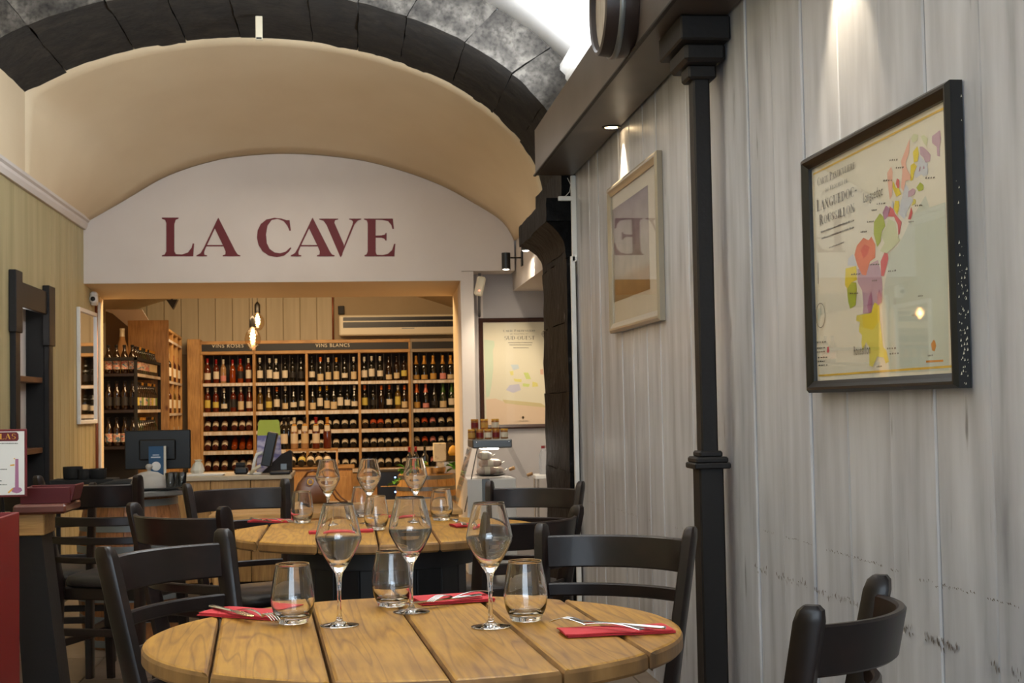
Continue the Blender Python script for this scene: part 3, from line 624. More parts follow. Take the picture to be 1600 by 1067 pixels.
P1([(655, 695), (610, 760), (608, 850), (635, 950), (660, 910), (670, 830), (697, 790), (680, 720)], 'lime'); P1([(720, 735), (700, 800), (665, 860), (690, 920), (655, 980), (700, 1000), (740, 970), (810, 900), (790, 860), (770, 760)], 'palegreen')
P1([(530, 880), (505, 910), (480, 940), (462, 1010), (485, 1090), (520, 1160), (550, 1165), (580, 1060), (620, 1030), (620, 930), (590, 870), (570, 900)], 'orange'); P1([(540, 930), (510, 970), (530, 1040), (560, 1010), (580, 950)], 'redorange', .0007)
P1([(690, 990), (660, 1060), (665, 1170), (685, 1170), (720, 1040), (715, 1000)], 'rose'); P1([(450, 1000), (415, 1040), (410, 1090), (480, 1095), (470, 1040)], 'paleblue')
P2([(475, 75), (395, 95), (390, 220), (410, 250), (440, 200), (480, 180)], 'yellow'); P2([(440, 200), (405, 250), (415, 350), (430, 400), (470, 370), (480, 250), (475, 200)], 'lime')
P2([(560, 70), (485, 100), (487, 200), (520, 260), (530, 380), (525, 435), (590, 435), (600, 370), (650, 370), (672, 300), (672, 200), (660, 110), (640, 30)], 'lilac', .0003)
P2([(590, 265), (570, 320), (560, 380), (570, 435), (590, 430), (600, 330)], 'plum', .0007); P2([(650, 250), (635, 310), (640, 375), (670, 350), (670, 300)], 'plum', .0007)
P2([(615, 350), (590, 430), (480, 450), (475, 490), (505, 500), (495, 570), (520, 600), (515, 660), (525, 720), (550, 650), (575, 690), (575, 830), (600, 840), (635, 760), (685, 770), (700, 815), (725, 800), (705, 715), (680, 690), (670, 600), (655, 480), (650, 375)], 'yolk', .0005)
P2([(690, 720), (685, 770), (702, 812), (722, 800), (705, 720)], 'yellow', .0008); P2([(520, 450), (530, 540), (600, 560), (655, 490), (650, 380), (615, 355), (590, 435)], 'yellow', .0007)
P2([(1060, 635), (1042, 665), (1050, 715), (1070, 722), (1082, 680), (1072, 640)], 'ochre'); P2([(1005, 792), (1005, 808), (1135, 800), (1135, 784)], 'ochre')
P2([(255, 690), (252, 725), (262, 738), (272, 720), (268, 685)], 'rose')
for a, b_ in (((183, 50), (187, 210)),): P2([a, (a[0]+4, a[1]), (b_[0]+3, b_[1]), (b_[0]-3, b_[1])], 'ink')
# globe emblem ring
cy_, cz_ = at(1282, 493, X=XM), None
for i in range(24):
    a0, a1 = 2*PI*i/24, 2*PI*(i+1)/24; q = []
    for a, r in ((a0, 1), (a1, 1), (a1, .93), (a0, .93)): q.append((205+36*r*math.cos(a), 450+96*r*math.sin(a)))
    P2(q, 'ink')
P2([(190, 400), (180, 450), (190, 500), (200, 470), (215, 430), (205, 390)], 'sea', .0006)
# gold border lines of the sheet
bi = .012; ya, yb, za, zb = fy0+.032+bi, fy1-.032-bi, fz0+.032+bi, fz1-.032-bi
for (y0, y1, z0, z1) in ((ya, yb, za, za+.005), (ya, yb, zb-.005, zb), (yb-.0015, yb, za, zb), (ya, ya+.001, za, zb)):
    mb.add([Vector((XM-.0005, y, z))-l for y, z in ((y0, z0), (y1, z0), (y1, z1), (y0, z1))], [(0, 1, 2, 3)], ci['seam'])
# lettering
def pline(s, p0, p1, h, k=None):
    a = at(*p0, X=XM); b_ = at(*p1, X=XM); a.x = b_.x = XM; wd = (b_-a).length
    serif(s, (0, -1, 0), (0, 0, 1), a-l-Vector((.0008, 0, 0)), h, wd, mb, ci['ink'], N=(-1, 0, 0))
pline('Carte Particuliere', (1278, 291), (1337, 266), .0215); pline('du Vignoble de', (1290.5, 300.5), (1325.6, 289), .013)
pline('Languedoc-', (1277, 331), (1341, 308.6), .0315); pline('Roussillon', (1281, 352), (1337, 332), .0275)
def greek(p0, p1, h=.006, n=14):
    a = at(*p0, X=XM); b_ = at(*p1, X=XM)
    for i in range(n):
        y = a.y+(b_.y-a.y)*(i+.1)/n; y2 = a.y+(b_.y-a.y)*(i+.1+random.uniform(.4, .8))/n; z = a.z+(b_.z-a.z)*i/n; hh = h*random.uniform(.7, 1)
        mb.add([Vector((XM-.0008, q, r))-l for q, r in ((y, z), (y2, z), (y2, z+hh), (y, z+hh))], [(0, 1, 2, 3)], ci['ink'])
greek((1283, 364), (1335, 345), .005, 30); greek((1284, 374), (1335, 356), .005, 30); greek((1296, 388), (1320, 379), .004, 12)
for (x, y) in ((1277, 536), (1277, 545), (1277, 551), (1278, 560), (1278, 566), (1279, 572), (1450, 557), (1425, 494), (1435, 464), (1388, 425), (1420, 348), (1430, 323), (1446, 280), (1390, 252), (1400, 264), (1380, 284), (1370, 320), (1362, 330), (1355, 348), (1345, 364), (1370, 574), (1390, 554), (1386, 546), (1360, 415), (1363, 440), (1330, 430), (1328, 460)):
    greek((x, y), (x+random.randint(8, 16), y-1), .004, 4)
mb.build('map_print', ['m_'+c_ for c_ in cols], mp)
def textpx(s, p0, p1, h, parent, name='lettering'):
    a = at(*p0, X=XM); b_ = at(*p1, X=XM); a.x = b_.x = XM
    return sans(s, (0, -1, 0), (0, 0, 1), a-parent.location-Vector((.0005, 0, 0)), h, name, 'm_ink', parent, (b_-a).length)
textpx('Languedoc', (1350, 317), (1380, 306), .026, mp); textpx('Roussillon', (1335, 555), (1361, 553), .024, mp)
loc_box(mp, XR-.0215, XR-.020, fy0+.02, fy1-.02, fz0+.02, fz1-.02, 'pane', 'pane_picture')
# chipped right edge of the frame
mbc = MB()
for k in range(70):
    z = random.uniform(fz0, fz0+.30 if random.random() < .75 else fz1); s_ = random.uniform(.001, .005); x = random.uniform(XR-.028, XR-.008)
    mbc.add([Vector((x, fy0-.0008, z))-l, Vector((x+s_*.8, fy0-.0008, z+s_*.3))-l, Vector((x+s_*.5, fy0-.0008, z+s_*1.6))-l], [(0, 1, 2)])
tag(mbc.build('paint_chips', 'cream_plastic', mp), kind='stuff')
# pale wooden frame with a photograph behind glass
XS = XR-.03
c = [at(950, 303, X=XS), at(1019, 229, X=XS), at(1031, 500, X=XS), at(955, 521, X=XS)]
gy0, gy1 = (c[1].y+c[2].y)/2, (c[0].y+c[3].y)/2; gz0, gz1 = (c[2].z+c[3].z)/2, (c[0].z+c[1].z)/2
MT['champagne'] = flat('champagne', rgb(158, 148, 130), .35, .3); MT['mount'] = flat('mount', rgb(214, 208, 192), .7)
pf = empty('framed_photograph', (XR-.001, (gy0+gy1)/2, gz0), 0, 'pale champagne wooden frame with white mount and a photograph on the plank wall', 'picture')
frame(pf, gy0, gy1, gz0, gz1, XR-.004, .046, .03, 'champagne'); l = pf.location
loc_box(pf, XR-.014, XR-.006, gy0+.04, gy1-.04, gz0+.04, gz1-.04, 'mount', 'mount')
m, nt, b = nodes('photo_print'); setp(b, Roughness=.5); L = nt.links.new
tc = nt.nodes.new('ShaderNodeTexCoord'); sp = nt.nodes.new('ShaderNodeSeparateXYZ'); L(tc.outputs['Generated'], sp.inputs[0])
r_ = ramp(nt, [(0, rgb(120, 86, 36)), (.2, rgb(158, 124, 66)), (.28, rgb(176, 170, 150)), (.55, rgb(170, 164, 160)), (1, rgb(120, 112, 132))]); L(sp.outputs[2], r_.inputs[0])
nn = nt.nodes.new('ShaderNodeTexNoise'); nn.inputs['Scale'].default_value = 6; L(tc.outputs['Generated'], nn.inputs['Vector']); r2 = ramp(nt, [(.35, (.6, .6, .6, 1)), (.65, W1)]); L(nn.outputs[0], r2.inputs[0])
mx = nt.nodes.new('ShaderNodeMix'); mx.data_type = 'RGBA'; mx.blend_type = 'MULTIPLY'; mx.inputs[0].default_value = .8; L(r_.outputs[0], mx.inputs[6]); L(r2.outputs[0], mx.inputs[7]); L(mx.outputs[2], b.inputs['Base Color']); MT['photo_print'] = m
ia, ib = at(958, 400, X=XR-.015), at(1013, 400, X=XR-.015); iz1 = (at(958, 327, X=XR-.015).z+at(1008, 293, X=XR-.015).z)/2; iz0 = (at(963, 471, X=XR-.015).z+at(1014, 452, X=XR-.015).z)/2
loc_box(pf, XR-.0155, XR-.0142, ib.y, ia.y, iz0, iz1, 'photograph', 'photo_print')
MT['purple_ink'] = flat('purple_ink', rgb(104, 92, 116), .6); mb = MB()
0 and serif('W', (0, -1, 0), (0, 0, 1), Vector((XR-.0158, ia.y-.01, iz0+(iz1-iz0)*.54))-l, (iz1-iz0)*.40, (ia.y-ib.y)*.95, mb, 0, N=(-1, 0, 0)); pf.rotation_euler.z = .012
loc_box(pf, XR-.0195, XR-.018, gy0+.04, gy1-.04, gz0+.04, gz1-.04, 'pane', 'pane_picture')
# south-west map on the recessed wall
YP = YG-.03
q0, q1 = at(748, 497, Y=YP), at(748, 671, Y=YP); wx = .655; x0 = q0.x; zt_, zb_ = q0.z, q1.z
sm = empty('framed_wall_map', (x0+wx/2, YG-.001, zb_), 0, 'brown framed pastel wall map beside the black stone column', 'picture'); l = sm.location
mb = MB(); w_ = .034
cs = [(x0, zb_, 1, 1), (x0+wx, zb_, -1, 1), (x0+wx, zt_, -1, -1), (x0, zt_, 1, -1)]; prof = [(0, 0), (.022, 0), (.028, .4*w_), (.018, w_), (0, w_)]
for i in range(4):
    vs = []
    for (x, z, dx, dz) in (cs[i], cs[(i+1) % 4]):
        for d, pw in prof: vs.append(Vector((x+dx*pw, YG-.002-d, z+dz*pw))-l)
    n = len(prof); mb.add(vs, [(k, n+k, n+k+1, k+1) for k in range(n-1)])
mb.build('frame', 'mahogany', sm)
MT['paper_warm'] = flat('paper_warm', rgb(232, 220, 190), .7)
loc_box(sm, x0+.02, x0+wx-.02, YG-.012, YG-.004, zb_+.02, zt_-.02, 'sheet', 'paper_warm')
pc_ = dict(ink2=(104, 92, 72), mint=(212, 220, 188), blush=(232, 202, 168), lav=(206, 198, 204), lem=(232, 218, 128), gr=(214, 220, 130), sky=(206, 212, 208), tan=(216, 196, 142), gold2=(214, 170, 70), pk=(226, 180, 150))
for k_, v_ in pc_.items(): MT['p_'+k_] = flat('print_'+k_, rgb(*v_), .7)
pi_ = {k_: i for i, k_ in enumerate(pc_)}; mb = MB()
def P3(pts, c_, off=.0003):
    q = [at(740+a/5.34, 480+b_/5.34, Y=YG-.0125) for a, b_ in pts]; mb.add([Vector((p.x, YG-.0125-off, p.z))-l for p in q], [tuple(range(len(q)))], pi_[c_])
P3([(85, 270), (170, 280), (175, 320), (160, 360), (165, 500), (150, 650), (130, 745), (104, 750)], 'mint'); P3([(104, 770), (180, 760), (260, 790), (400, 800), (530, 810), (626, 850), (626, 975), (110, 985)], 'blush'); P3([(240, 770), (400, 785), (560, 800), (620, 840), (540, 830), (380, 815), (260, 800)], 'tan', .0005)
P3([(300, 650), (380, 640), (395, 690), (330, 715), (270, 690)], 'lav'); P3([(310, 480), (370, 478), (380, 510), (330, 525)], 'sky'); P3([(300, 535), (330, 530), (335, 565), (310, 570)], 'lem'); P3([(415, 545), (455, 545), (480, 600), (440, 600)], 'gr'); P3([(330, 595), (400, 600), (400, 625), (345, 620)], 'lem')
P3([(490, 620), (530, 630), (540, 660), (490, 665)], 'lem'); P3([(410, 635), (470, 640), (460, 665), (410, 660)], 'gr'); P3([(555, 520), (580, 515), (585, 560), (558, 560)], 'pk'); P3([(585, 560), (622, 570), (622, 640), (600, 640)], 'pk'); P3([(590, 420), (618, 400), (618, 500), (600, 480)], 'tan')
P3([(380, 948), (460, 948), (460, 953), (380, 953)], 'gold2'); P3([(412, 905), (402, 920), (412, 935), (424, 920)], 'gold2')
for i in range(16):
    a0, a1 = 2*PI*i/16, 2*PI*(i+1)/16; P3([(600+32*r*math.cos(a), 222+32*r*math.sin(a)) for a, r in ((a0, 1), (a1, 1), (a1, .9), (a0, .9))], 'ink2')
P3([(598, 190), (602, 190), (602, 254), (598, 254)], 'ink2'); P3([(570, 226), (570, 222), (630, 205), (630, 209)], 'ink2')
def sl(s, a, b_, h): 
    a = at(*a, Y=YG-.013); b_ = at(*b_, Y=YG-.013); serif(s, (1, 0, 0), (0, 0, 1), Vector((a.x, YG-.0135, a.z))-l, h, b_.x-a.x, mb, pi_['ink2'], N=(0, -1, 0))
sl('Carte Particuliere', (786, 518.5), (837, 518), .018); sl('du Vignoble du', (797, 522.6), (826, 522.2), .010); sl('SUD-OUEST', (788, 531), (836, 530.5), .029)
for y, a, b_ in ((535, 794, 832), (538.5, 796, 831), (543, 802, 826)): P3([((a-740)*5.34, (y-480)*5.34), ((b_-740)*5.34, (y-480)*5.34), ((b_-740)*5.34, (y-480)*5.34+4), ((a-740)*5.34, (y-480)*5.34+4)], 'ink2')
mb.build('map_print', ['p_'+k_ for k_ in pc_], sm)
loc_box(sm, x0+.02, x0+wx-.02, YG-.0165, YG-.0155, zb_+.02, zt_-.02, 'pane', 'pane_picture')
# ================================================================ LA CAVE lettering
LC = [[(52,80),(156,80),(156,87),(139,93),(130,120),(130,290),(140,308),(180,310),(215,298),(238,268),(244,242),(254,242),(248,322),(52,322),(52,316),(70,310),(80,290),(80,115),(72,95),(52,87)]]
def Aout(d, s=1.0): return [[(a+d, b_) for a, b_ in p] for p in (
 [(405,80),(512,290),(526,310),(542,316),(542,322),(432,322),(432,316),(448,310),(450,292),(436,258),(382,146),(398,92)],
 [(405,80),(398,92),(314,268),(294,302),(268,316),(268,322),(334,322),(334,316),(318,312),(316,296),(327,266),(390,134)],
 [(325,251),(438,251),(442,260),(321,260)])]
LC += Aout(0)+[[(850,96),(858,160),(850,164),(835,130),(812,102),(775,88),(738,95),(712,130),(703,185),(708,240),(725,275),(755,297),(790,303),(825,293),(855,266),(861,270),(845,295),(815,318),(770,327),(720,318),(680,290),(655,250),(646,205),(650,160),(670,120),(705,92),(755,81),(800,86),(830,96)]]
LC += Aout(589)
LC += [[(1035,86),(1154,86),(1154,92),(1134,97),(1130,112),(1190,250),(1180,312),(1170,328),(1164,320),(1080,125),(1062,100),(1035,92)],[(1188,262),(1243,122),(1247,106),(1238,96),(1222,92),(1222,86),(1298,86),(1298,92),(1276,98),(1256,122),(1170,328),(1168,300)],
 [(1315,86),(1495,86),(1502,150),(1493,152),(1485,125),(1465,102),(1430,95),(1388,94),(1388,192),(1425,191),(1445,186),(1450,176),(1456,176),(1456,224),(1450,224),(1442,212),(1425,206),(1388,205),(1388,295),(1395,312),(1430,314),(1465,306),(1490,283),(1503,244),(1511,244),(1505,322),(1318,322),(1318,316),(1332,308),(1338,290),(1338,115),(1332,98),(1315,92)]]
names = [(0, 1), (1, 4), (4, 5), (5, 8), (8, 10), (10, 11)]
for i, (a, b_) in enumerate(names):
    mb = MB()
    for j, p in enumerate(LC[a:b_]):
        q = [at(240+x/4, 320+y/4, Y=YC) for x, y in p]; mb.prism([(v.x, v.z) for v in q], (1, 0, 0), (0, 0, 1), (0, YC-.004-.0002*j, 0), (0, 1, 0), .0038)
    mb.build('painted_letter', 'maroon', wb)
# ================================================================ TABLES
TZ = .75
def make_table(cx, cy, R, yaw, joints, label, seed):
    """cable-drum table; planks run along local y; joints = local x of joints"""
    t = empty('round_table', (cx, cy, 0), yaw, label, 'table', 'round plank tables')
    xs = [-R]+list(joints)+[R]; th = .034; random.seed(seed)
    for i, (a, b_) in enumerate(zip(xs[:-1], xs[1:])):
        g = .0022; a2 = a+(g if i else 0); b2 = b_-(g if i < len(xs)-2 else 0); dz = random.uniform(-.0015, .0005)
        # outline: intersection of strip with circle (slightly worn)
        n = 14; up_, dn = [], []
        for k in range(n+1):
            x = a2+(b2-a2)*k/n
            if i == 0: x = a2+(b2-a2)*(1-math.cos(PI/2*k/n))
            if i == len(xs)-2: x = a2+(b2-a2)*math.sin(PI/2*k/n)
            rr = R-.004*abs(noise.noise(Vector((x*9, 1, seed)))); y = math.sqrt(max(rr*rr-x*x, 0)) if abs(x) < rr else 0; up_.append((x, y)); dn.append((x, -y))
        if i == 0: dn = dn[1:]
        if i == len(xs)-2: dn = dn[:-1]
        out = up_+dn[::-1]; m_ = len(out); cx_ = sum(p[0] for p in out)/m_
        def ring(ins, z):
            r = []
            for x, y in out:
                L_ = math.hypot(x, y); f = (L_-ins)/L_ if L_ > .2 else 1; r.append((min(max(x*f, a2+ins), b2-ins), y*f, z))
            return r
        rings = ring(.006, TZ-th)+ring(0, TZ-th+.006)+ring(0, TZ-.008+dz)+ring(.003, TZ-.002+dz)+ring(.008, TZ+dz)
        fs = []; mi = []
        for r in range(4):
            for k in range(m_): fs.append((r*m_+k, r*m_+(k+1) % m_, (r+1)*m_+(k+1) % m_, (r+1)*m_+k)); mi.append(1 if r < 3 else 0)
        mb = MB(); mb.add(rings, [f for f, q in zip(fs, mi) if q], 1); mb.add([], []); 
        base = 0; mb.f += [f for f, q in zip(fs, mi) if not q]; mb.mi += [0]*m_
        mb.f += [tuple(range(4*m_, 5*m_)), tuple(reversed(range(m_)))]; mb.mi += [0, 1]
        mb.build('plank', ['table', 'table_edge'], t)
    MB().lathe([(R*.55, 0), (R*.55, .04), (R*.52, .045)], 32).build('ring', 'drum', t, smooth=True, ang=30); MB().lathe([(R*.55, TZ-th-.08), (R*.60, TZ-th-.075), (R*.60, TZ-th-.001)], 32).build('ring', 'drum', t, smooth=True, ang=30)
    for k in range(18):
        a = 2*PI*k/18; mb = MB(); r0 = R*.50; hw = r0*math.tan(PI/18)-.0015; Mx = Matrix.Rotation(a, 4, 'Z')
        mb.rbox(r0-.02, r0, -hw, hw, .042, TZ-th-.076, .003, M=Mx).build('stave', 'drum', t)
    return t
yawt = math.radians(3.6)
def topx(px, py=1000): return at(px, py, z=TZ)
cx1, cy1, R1 = .118, 2.80, .512
inv = Matrix.Rotation(-yawt, 2)
j1 = []
for px, py in ((336.6, 1000), (501.6, 1000), (663, 1000), (825.5, 1000), (983, 1000)):
    p = topx(px, py); v = inv @ Vector((p.x-cx1, p.y-cy1)); j1.append(v.x)
tb1 = make_table(cx1, cy1, R1, yawt, j1, 'nearest round table of wide golden planks on a black drum base', 11)
cx2, cy2, R2 = .118, 5.16, .56
j2 = []
for px, py in ((405.6, 841), (498, 841), (590, 841), (684, 841), (778, 841)):
    p = topx(px, py); j2.append(p.x-cx2)
tb2 = make_table(cx2, cy2, R2, .0, j2, 'second round plank table further back, behind the nearest one', 12)
# ================================================================ GLASSES
def shell(outer, inner, seg, name):
    """closed glass body: outer profile up, inner profile back down"""
    mb = MB(); mb.lathe(outer+inner[::-1], seg, cap=False); return mb.mesh(name, 'glass', smooth=True)
def spl(P, n=6):
    out = []
    for i in range(len(P)-1):
        p0 = P[max(i-1, 0)]; p1 = P[i]; p2 = P[i+1]; p3 = P[min(i+2, len(P)-1)]
        for k in range(n):
            t = k/n; out.append(tuple(.5*((2*p1[j])+(-p0[j]+p2[j])*t+(2*p0[j]-5*p1[j]+4*p2[j]-p3[j])*t*t+(-p0[j]+3*p1[j]-3*p2[j]+p3[j])*t**3) for j in range(2)))
    out.append(P[-1]); return out
wo = [(0.0001, .0), (.036, 0), (.0385, .001), (.0385, .0022), (.030, .004), (.012, .0075), (.0058, .014), (.0042, .03), (.0040, .06), (.0048, .085), (.0085, .104), (.0175, .118), (.030, .138), (.0425, .162), (.0455, .172), (.0448, .180), (.041, .198), (.0355, .220), (.0300, .2415)]
wi = [(0.0001, .118), (.006, .120), (.0165, .1245), (.029, .1410), (.0412, .1635), (.0442, .1725), (.0436, .180), (.0398, .198), (.0343, .220), (.0289, .2415)]
glass_me = shell(spl(wo[:4], 1)[:4]+spl(wo[3:], 4)[1:], spl(wi, 4), 40, 'wine_glass')
to = [(.0001, 0), (.0285, 0), (.0305, .002), (.0335, .010), (.040, .024), (.0437, .044), (.0432, .060), (.0400, .085), (.0365, .104), (.0335, .1185)]
ti = [(.0001, .013), (.020, .0135), (.030, .018), (.0385, .030), (.0422, .046), (.0417, .060), (.0385, .085), (.0350, .104), (.0322, .1185)]
tumb_me = shell(to[:3]+spl(to[2:], 3)[1:], spl(ti, 3), 40, 'tumbler')
MT['gilt_rim'] = flat('gilt_rim', rgb(190, 160, 120), .25, .8)
rim_me = MB().lathe([(.0320, .1182), (.0337, .1182), (.0337, .1196), (.0320, .1196)], 40, close=True).mesh('rim', 'gilt_rim', smooth=True)
def put(me, name, px, py, label, cat, group, z=TZ, kids=(), sc=1):
    p = at(px, py, z=z); o = bpy.data.objects.new(name, me); COL.objects.link(o); o.location = (p.x, p.y, z+.0006); o.scale = (sc,)*3; o.rotation_euler.z = random.random()*6
    for kn, km in kids: k_ = bpy.data.objects.new(kn, km); COL.objects.link(k_); k_.parent = o
    return tag(o, label, cat, group)
for px, py, lb in ((530.5, 978, 'left stemmed wine glass on the nearest table'), (643, 957, 'middle stemmed wine glass on the nearest table, set furthest back'), (767, 980, 'right stemmed wine glass on the nearest table'),
                   (513, 820, 'left wine glass on the second table'), (577.5, 818, 'middle wine glass on the second table'), (650, 816, 'right wine glass on the second table')):
    put(glass_me, 'wine_glass', px, py, lb, 'wine glass', 'stemmed wine glasses on the tables')
for px, py, lb in ((458, 974, 'stemless tumbler left on the nearest table, beside the knife'), (613, 947, 'stemless tumbler at the back of the nearest table, behind the middle wine glass'), (822, 970, 'stemless tumbler right on the nearest table, before the fork'),
                   (472, 817, 'stemless tumbler on the left of the second table'), (588, 828, 'stemless tumbler at the front middle of the second table'), (690, 813, 'stemless tumbler on the right of the second table'), (566, 807, 'stemless tumbler at the far side of the second table, half hidden')):
    put(tumb_me, 'tumbler', px, py, lb, 'tumbler', 'stemless water tumblers on the tables', kids=(('rim', rim_me),))
# ================================================================ NAPKINS AND CUTLERY
def napkin(cx, cy, w_, d, yaw, label, layers=3, seed=1):
    t = bpy.data.objects.new('napkin', None); random.seed(seed); mb = MB()
    for k in range(layers):
        n, m_ = 10, 5; z0 = TZ+.0008+k*.0024; sh = random.uniform(-.003, .003); vs = []
        for a in range(n+1):
            for b_ in range(m_+1):
                x = -w_/2+w_*a/n+sh; y = -d/2+d*b_/m_+sh*.5; zz = z0+.0018+(.0012*noise.noise(Vector((x*20, y*20, k+seed)))+.0010*k*math.cos(PI*(b_/m_-.5)))
                vs.append((x, y, zz))
        nn = len(vs); vs2 = [(x, y, z-.0018) for x, y, z in vs]; fs = []
        I = lambda a, b_: a*(m_+1)+b_
        for a in range(n):
            for b_ in range(m_): fs.append((I(a, b_), I(a+1, b_), I(a+1, b_+1), I(a, b_+1))); fs.append((nn+I(a, b_), nn+I(a, b_+1), nn+I(a+1, b_+1), nn+I(a+1, b_)))
        for a in range(n): fs.append((I(a, 0), nn+I(a, 0), nn+I(a+1, 0), I(a+1, 0))); fs.append((I(a, m_), I(a+1, m_), nn+I(a+1, m_), nn+I(a, m_)))
        for b_ in range(m_): fs.append((I(0, b_), I(0, b_+1), nn+I(0, b_+1), nn+I(0, b_))); fs.append((I(n, b_), nn+I(n, b_), nn+I(n, b_+1), I(n, b_+1)))
        mb.add(vs+vs2, fs)
    bpy.data.objects.remove(t)
    o = mb.build('napkin', 'napkin', smooth=True, ang=50); o.location = (cx, cy, 0); o.rotation_euler.z = yaw
    return tag(o, label, 'napkin', 'red paper napkins')
def fork_mesh(L_=.2):
    mb = MB(); zc = lambda x: .004+.010*math.sin(PI*min(1, max(0, x/.075)))*1.0 if x < .075 else .004+.006*math.sin(PI*(x-.075)/(L_-.075))
    fr = []
    for i in range(13):
        x = .075+(L_-.075)*i/12; w_ = .0028+.0085*(i/12)**2.2; fr.append(((x, 0, zc(x)), (0, 1, 0), (0, 0, 1), w_, .0013))
    oc = [(math.cos(2*PI*k/8), math.sin(2*PI*k/8)) for k in range(8)]; mb.sweep(fr, oc)
    fr = [((x, 0, .004+.010*math.sin(PI*x/.075)), (0, 1, 0), (0, 0, 1), w_, .0011) for x, w_ in ((.047, .0118), (.052, .0122), (.060, .010), (.070, .0045), (.078, .003))]; mb.sweep(fr, oc)
    for k in range(4):
        y = (k-1.5)*.0062; fr = [((x, y*(.9+.1*x/.047), .004+.010*math.sin(PI*x/.075)), (0, 1, 0), (0, 0, 1), w_, .001) for x, w_ in ((.0, .0008), (.012, .0017), (.03, .0021), (.049, .0023))]; mb.sweep(fr, oc)
    return mb.mesh('fork', 'cutlery', smooth=True, ang=60)
def knife_mesh(L_=.215):
    mb = MB(); oc = [(math.cos(2*PI*k/8), math.sin(2*PI*k/8)) for k in range(8)]
    mb.sweep([((x, 0, .004), (0, 1, 0), (0, 0, 1), w_, t) for x, w_, t in ((.0, .003, .002), (.004, .0078, .0032), (.04, .0072, .003), (.09, .0048, .0026), (.105, .004, .002))], oc)
    mb.sweep([((x, y, .004), (0, 1, 0), (0, 0, 1), w_, .0008) for x, y, w_ in ((.103, 0, .005), (.112, .001, .0085), (.17, .001, .0092), (.2, .0, .007), (L_, -.004, .0015))], [(-1, -1), (1, -1), (1, 1), (-1, 1)])
    return mb.mesh('knife', 'cutlery', smooth=True, ang=40)
FK, KN = fork_mesh(), knife_mesh()
def cut(me, name, p, q, label, dz=.009, flip=0, tilt=0):
    """place so that its x axis runs from pixel p to pixel q on the table"""
    a, b_ = at(*p, z=TZ+dz), at(*q, z=TZ+dz); yaw = math.atan2(b_.y-a.y, b_.x-a.x); o = bpy.data.objects.new(name, me); COL.objects.link(o)
    o.location = (a.x, a.y, TZ+dz); o.rotation_euler = (flip, tilt, yaw); return tag(o, label, name)
def nap_px(p, w_, d, yawdeg, label, seed): c_ = at(*p, z=TZ); return napkin(c_.x, c_.y, w_, d, math.radians(yawdeg), label, 3, seed)
nap_px((392, 961), .20, .10, -34, 'red folded napkin on the left of the nearest table under a knife and fork', 1)
nap_px((962, 988), .205, .085, 3, 'red folded napkin on the right of the nearest table under a fork and knife', 2)
nap_px((706, 938), .165, .12, 12, 'red folded napkin at the back of the nearest table behind the middle glass', 3)
nap_px((428, 815), .17, .10, -25, 'red napkin on the left of the second table', 4)
nap_px((532, 832), .22, .07, 4, 'red napkin at the front of the second table', 5)
nap_px((728, 822), .10, .10, 10, 'red napkin on the right of the second table', 6)
nap_px((625, 808), .14, .05, 0, 'red napkin at the far side of the second table', 7)
cut(KN, 'knife', (330, 949), (420, 972), 'knife lying on the left napkin of the nearest table', .010)
cut(FK, 'fork', (432, 973), (365, 951), 'fork lying on the left napkin of the nearest table', .0085)
cut(FK, 'fork', (862, 974), (1000, 986), 'fork with tines to the left on the right napkin of the nearest table', .0105)
cut(KN, 'knife', (1040, 984), (905, 973), 'knife beside the fork on the right napkin of the nearest table', .0105)
cut(FK, 'fork', (672, 943), (757, 928), 'fork on the back napkin of the nearest table', .0105)
cut(KN, 'knife', (752, 932), (650, 944), 'knife on the back napkin of the nearest table', .0105)
cut(FK, 'fork', (456, 818), (400, 812), 'fork on the left napkin of the second table', .0105)
cut(KN, 'knife', (392, 811), (450, 820), 'knife on the left napkin of the second table', .0105)
cut(FK, 'fork', (706, 815), (735, 824), 'fork on the right napkin of the second table', .0105)
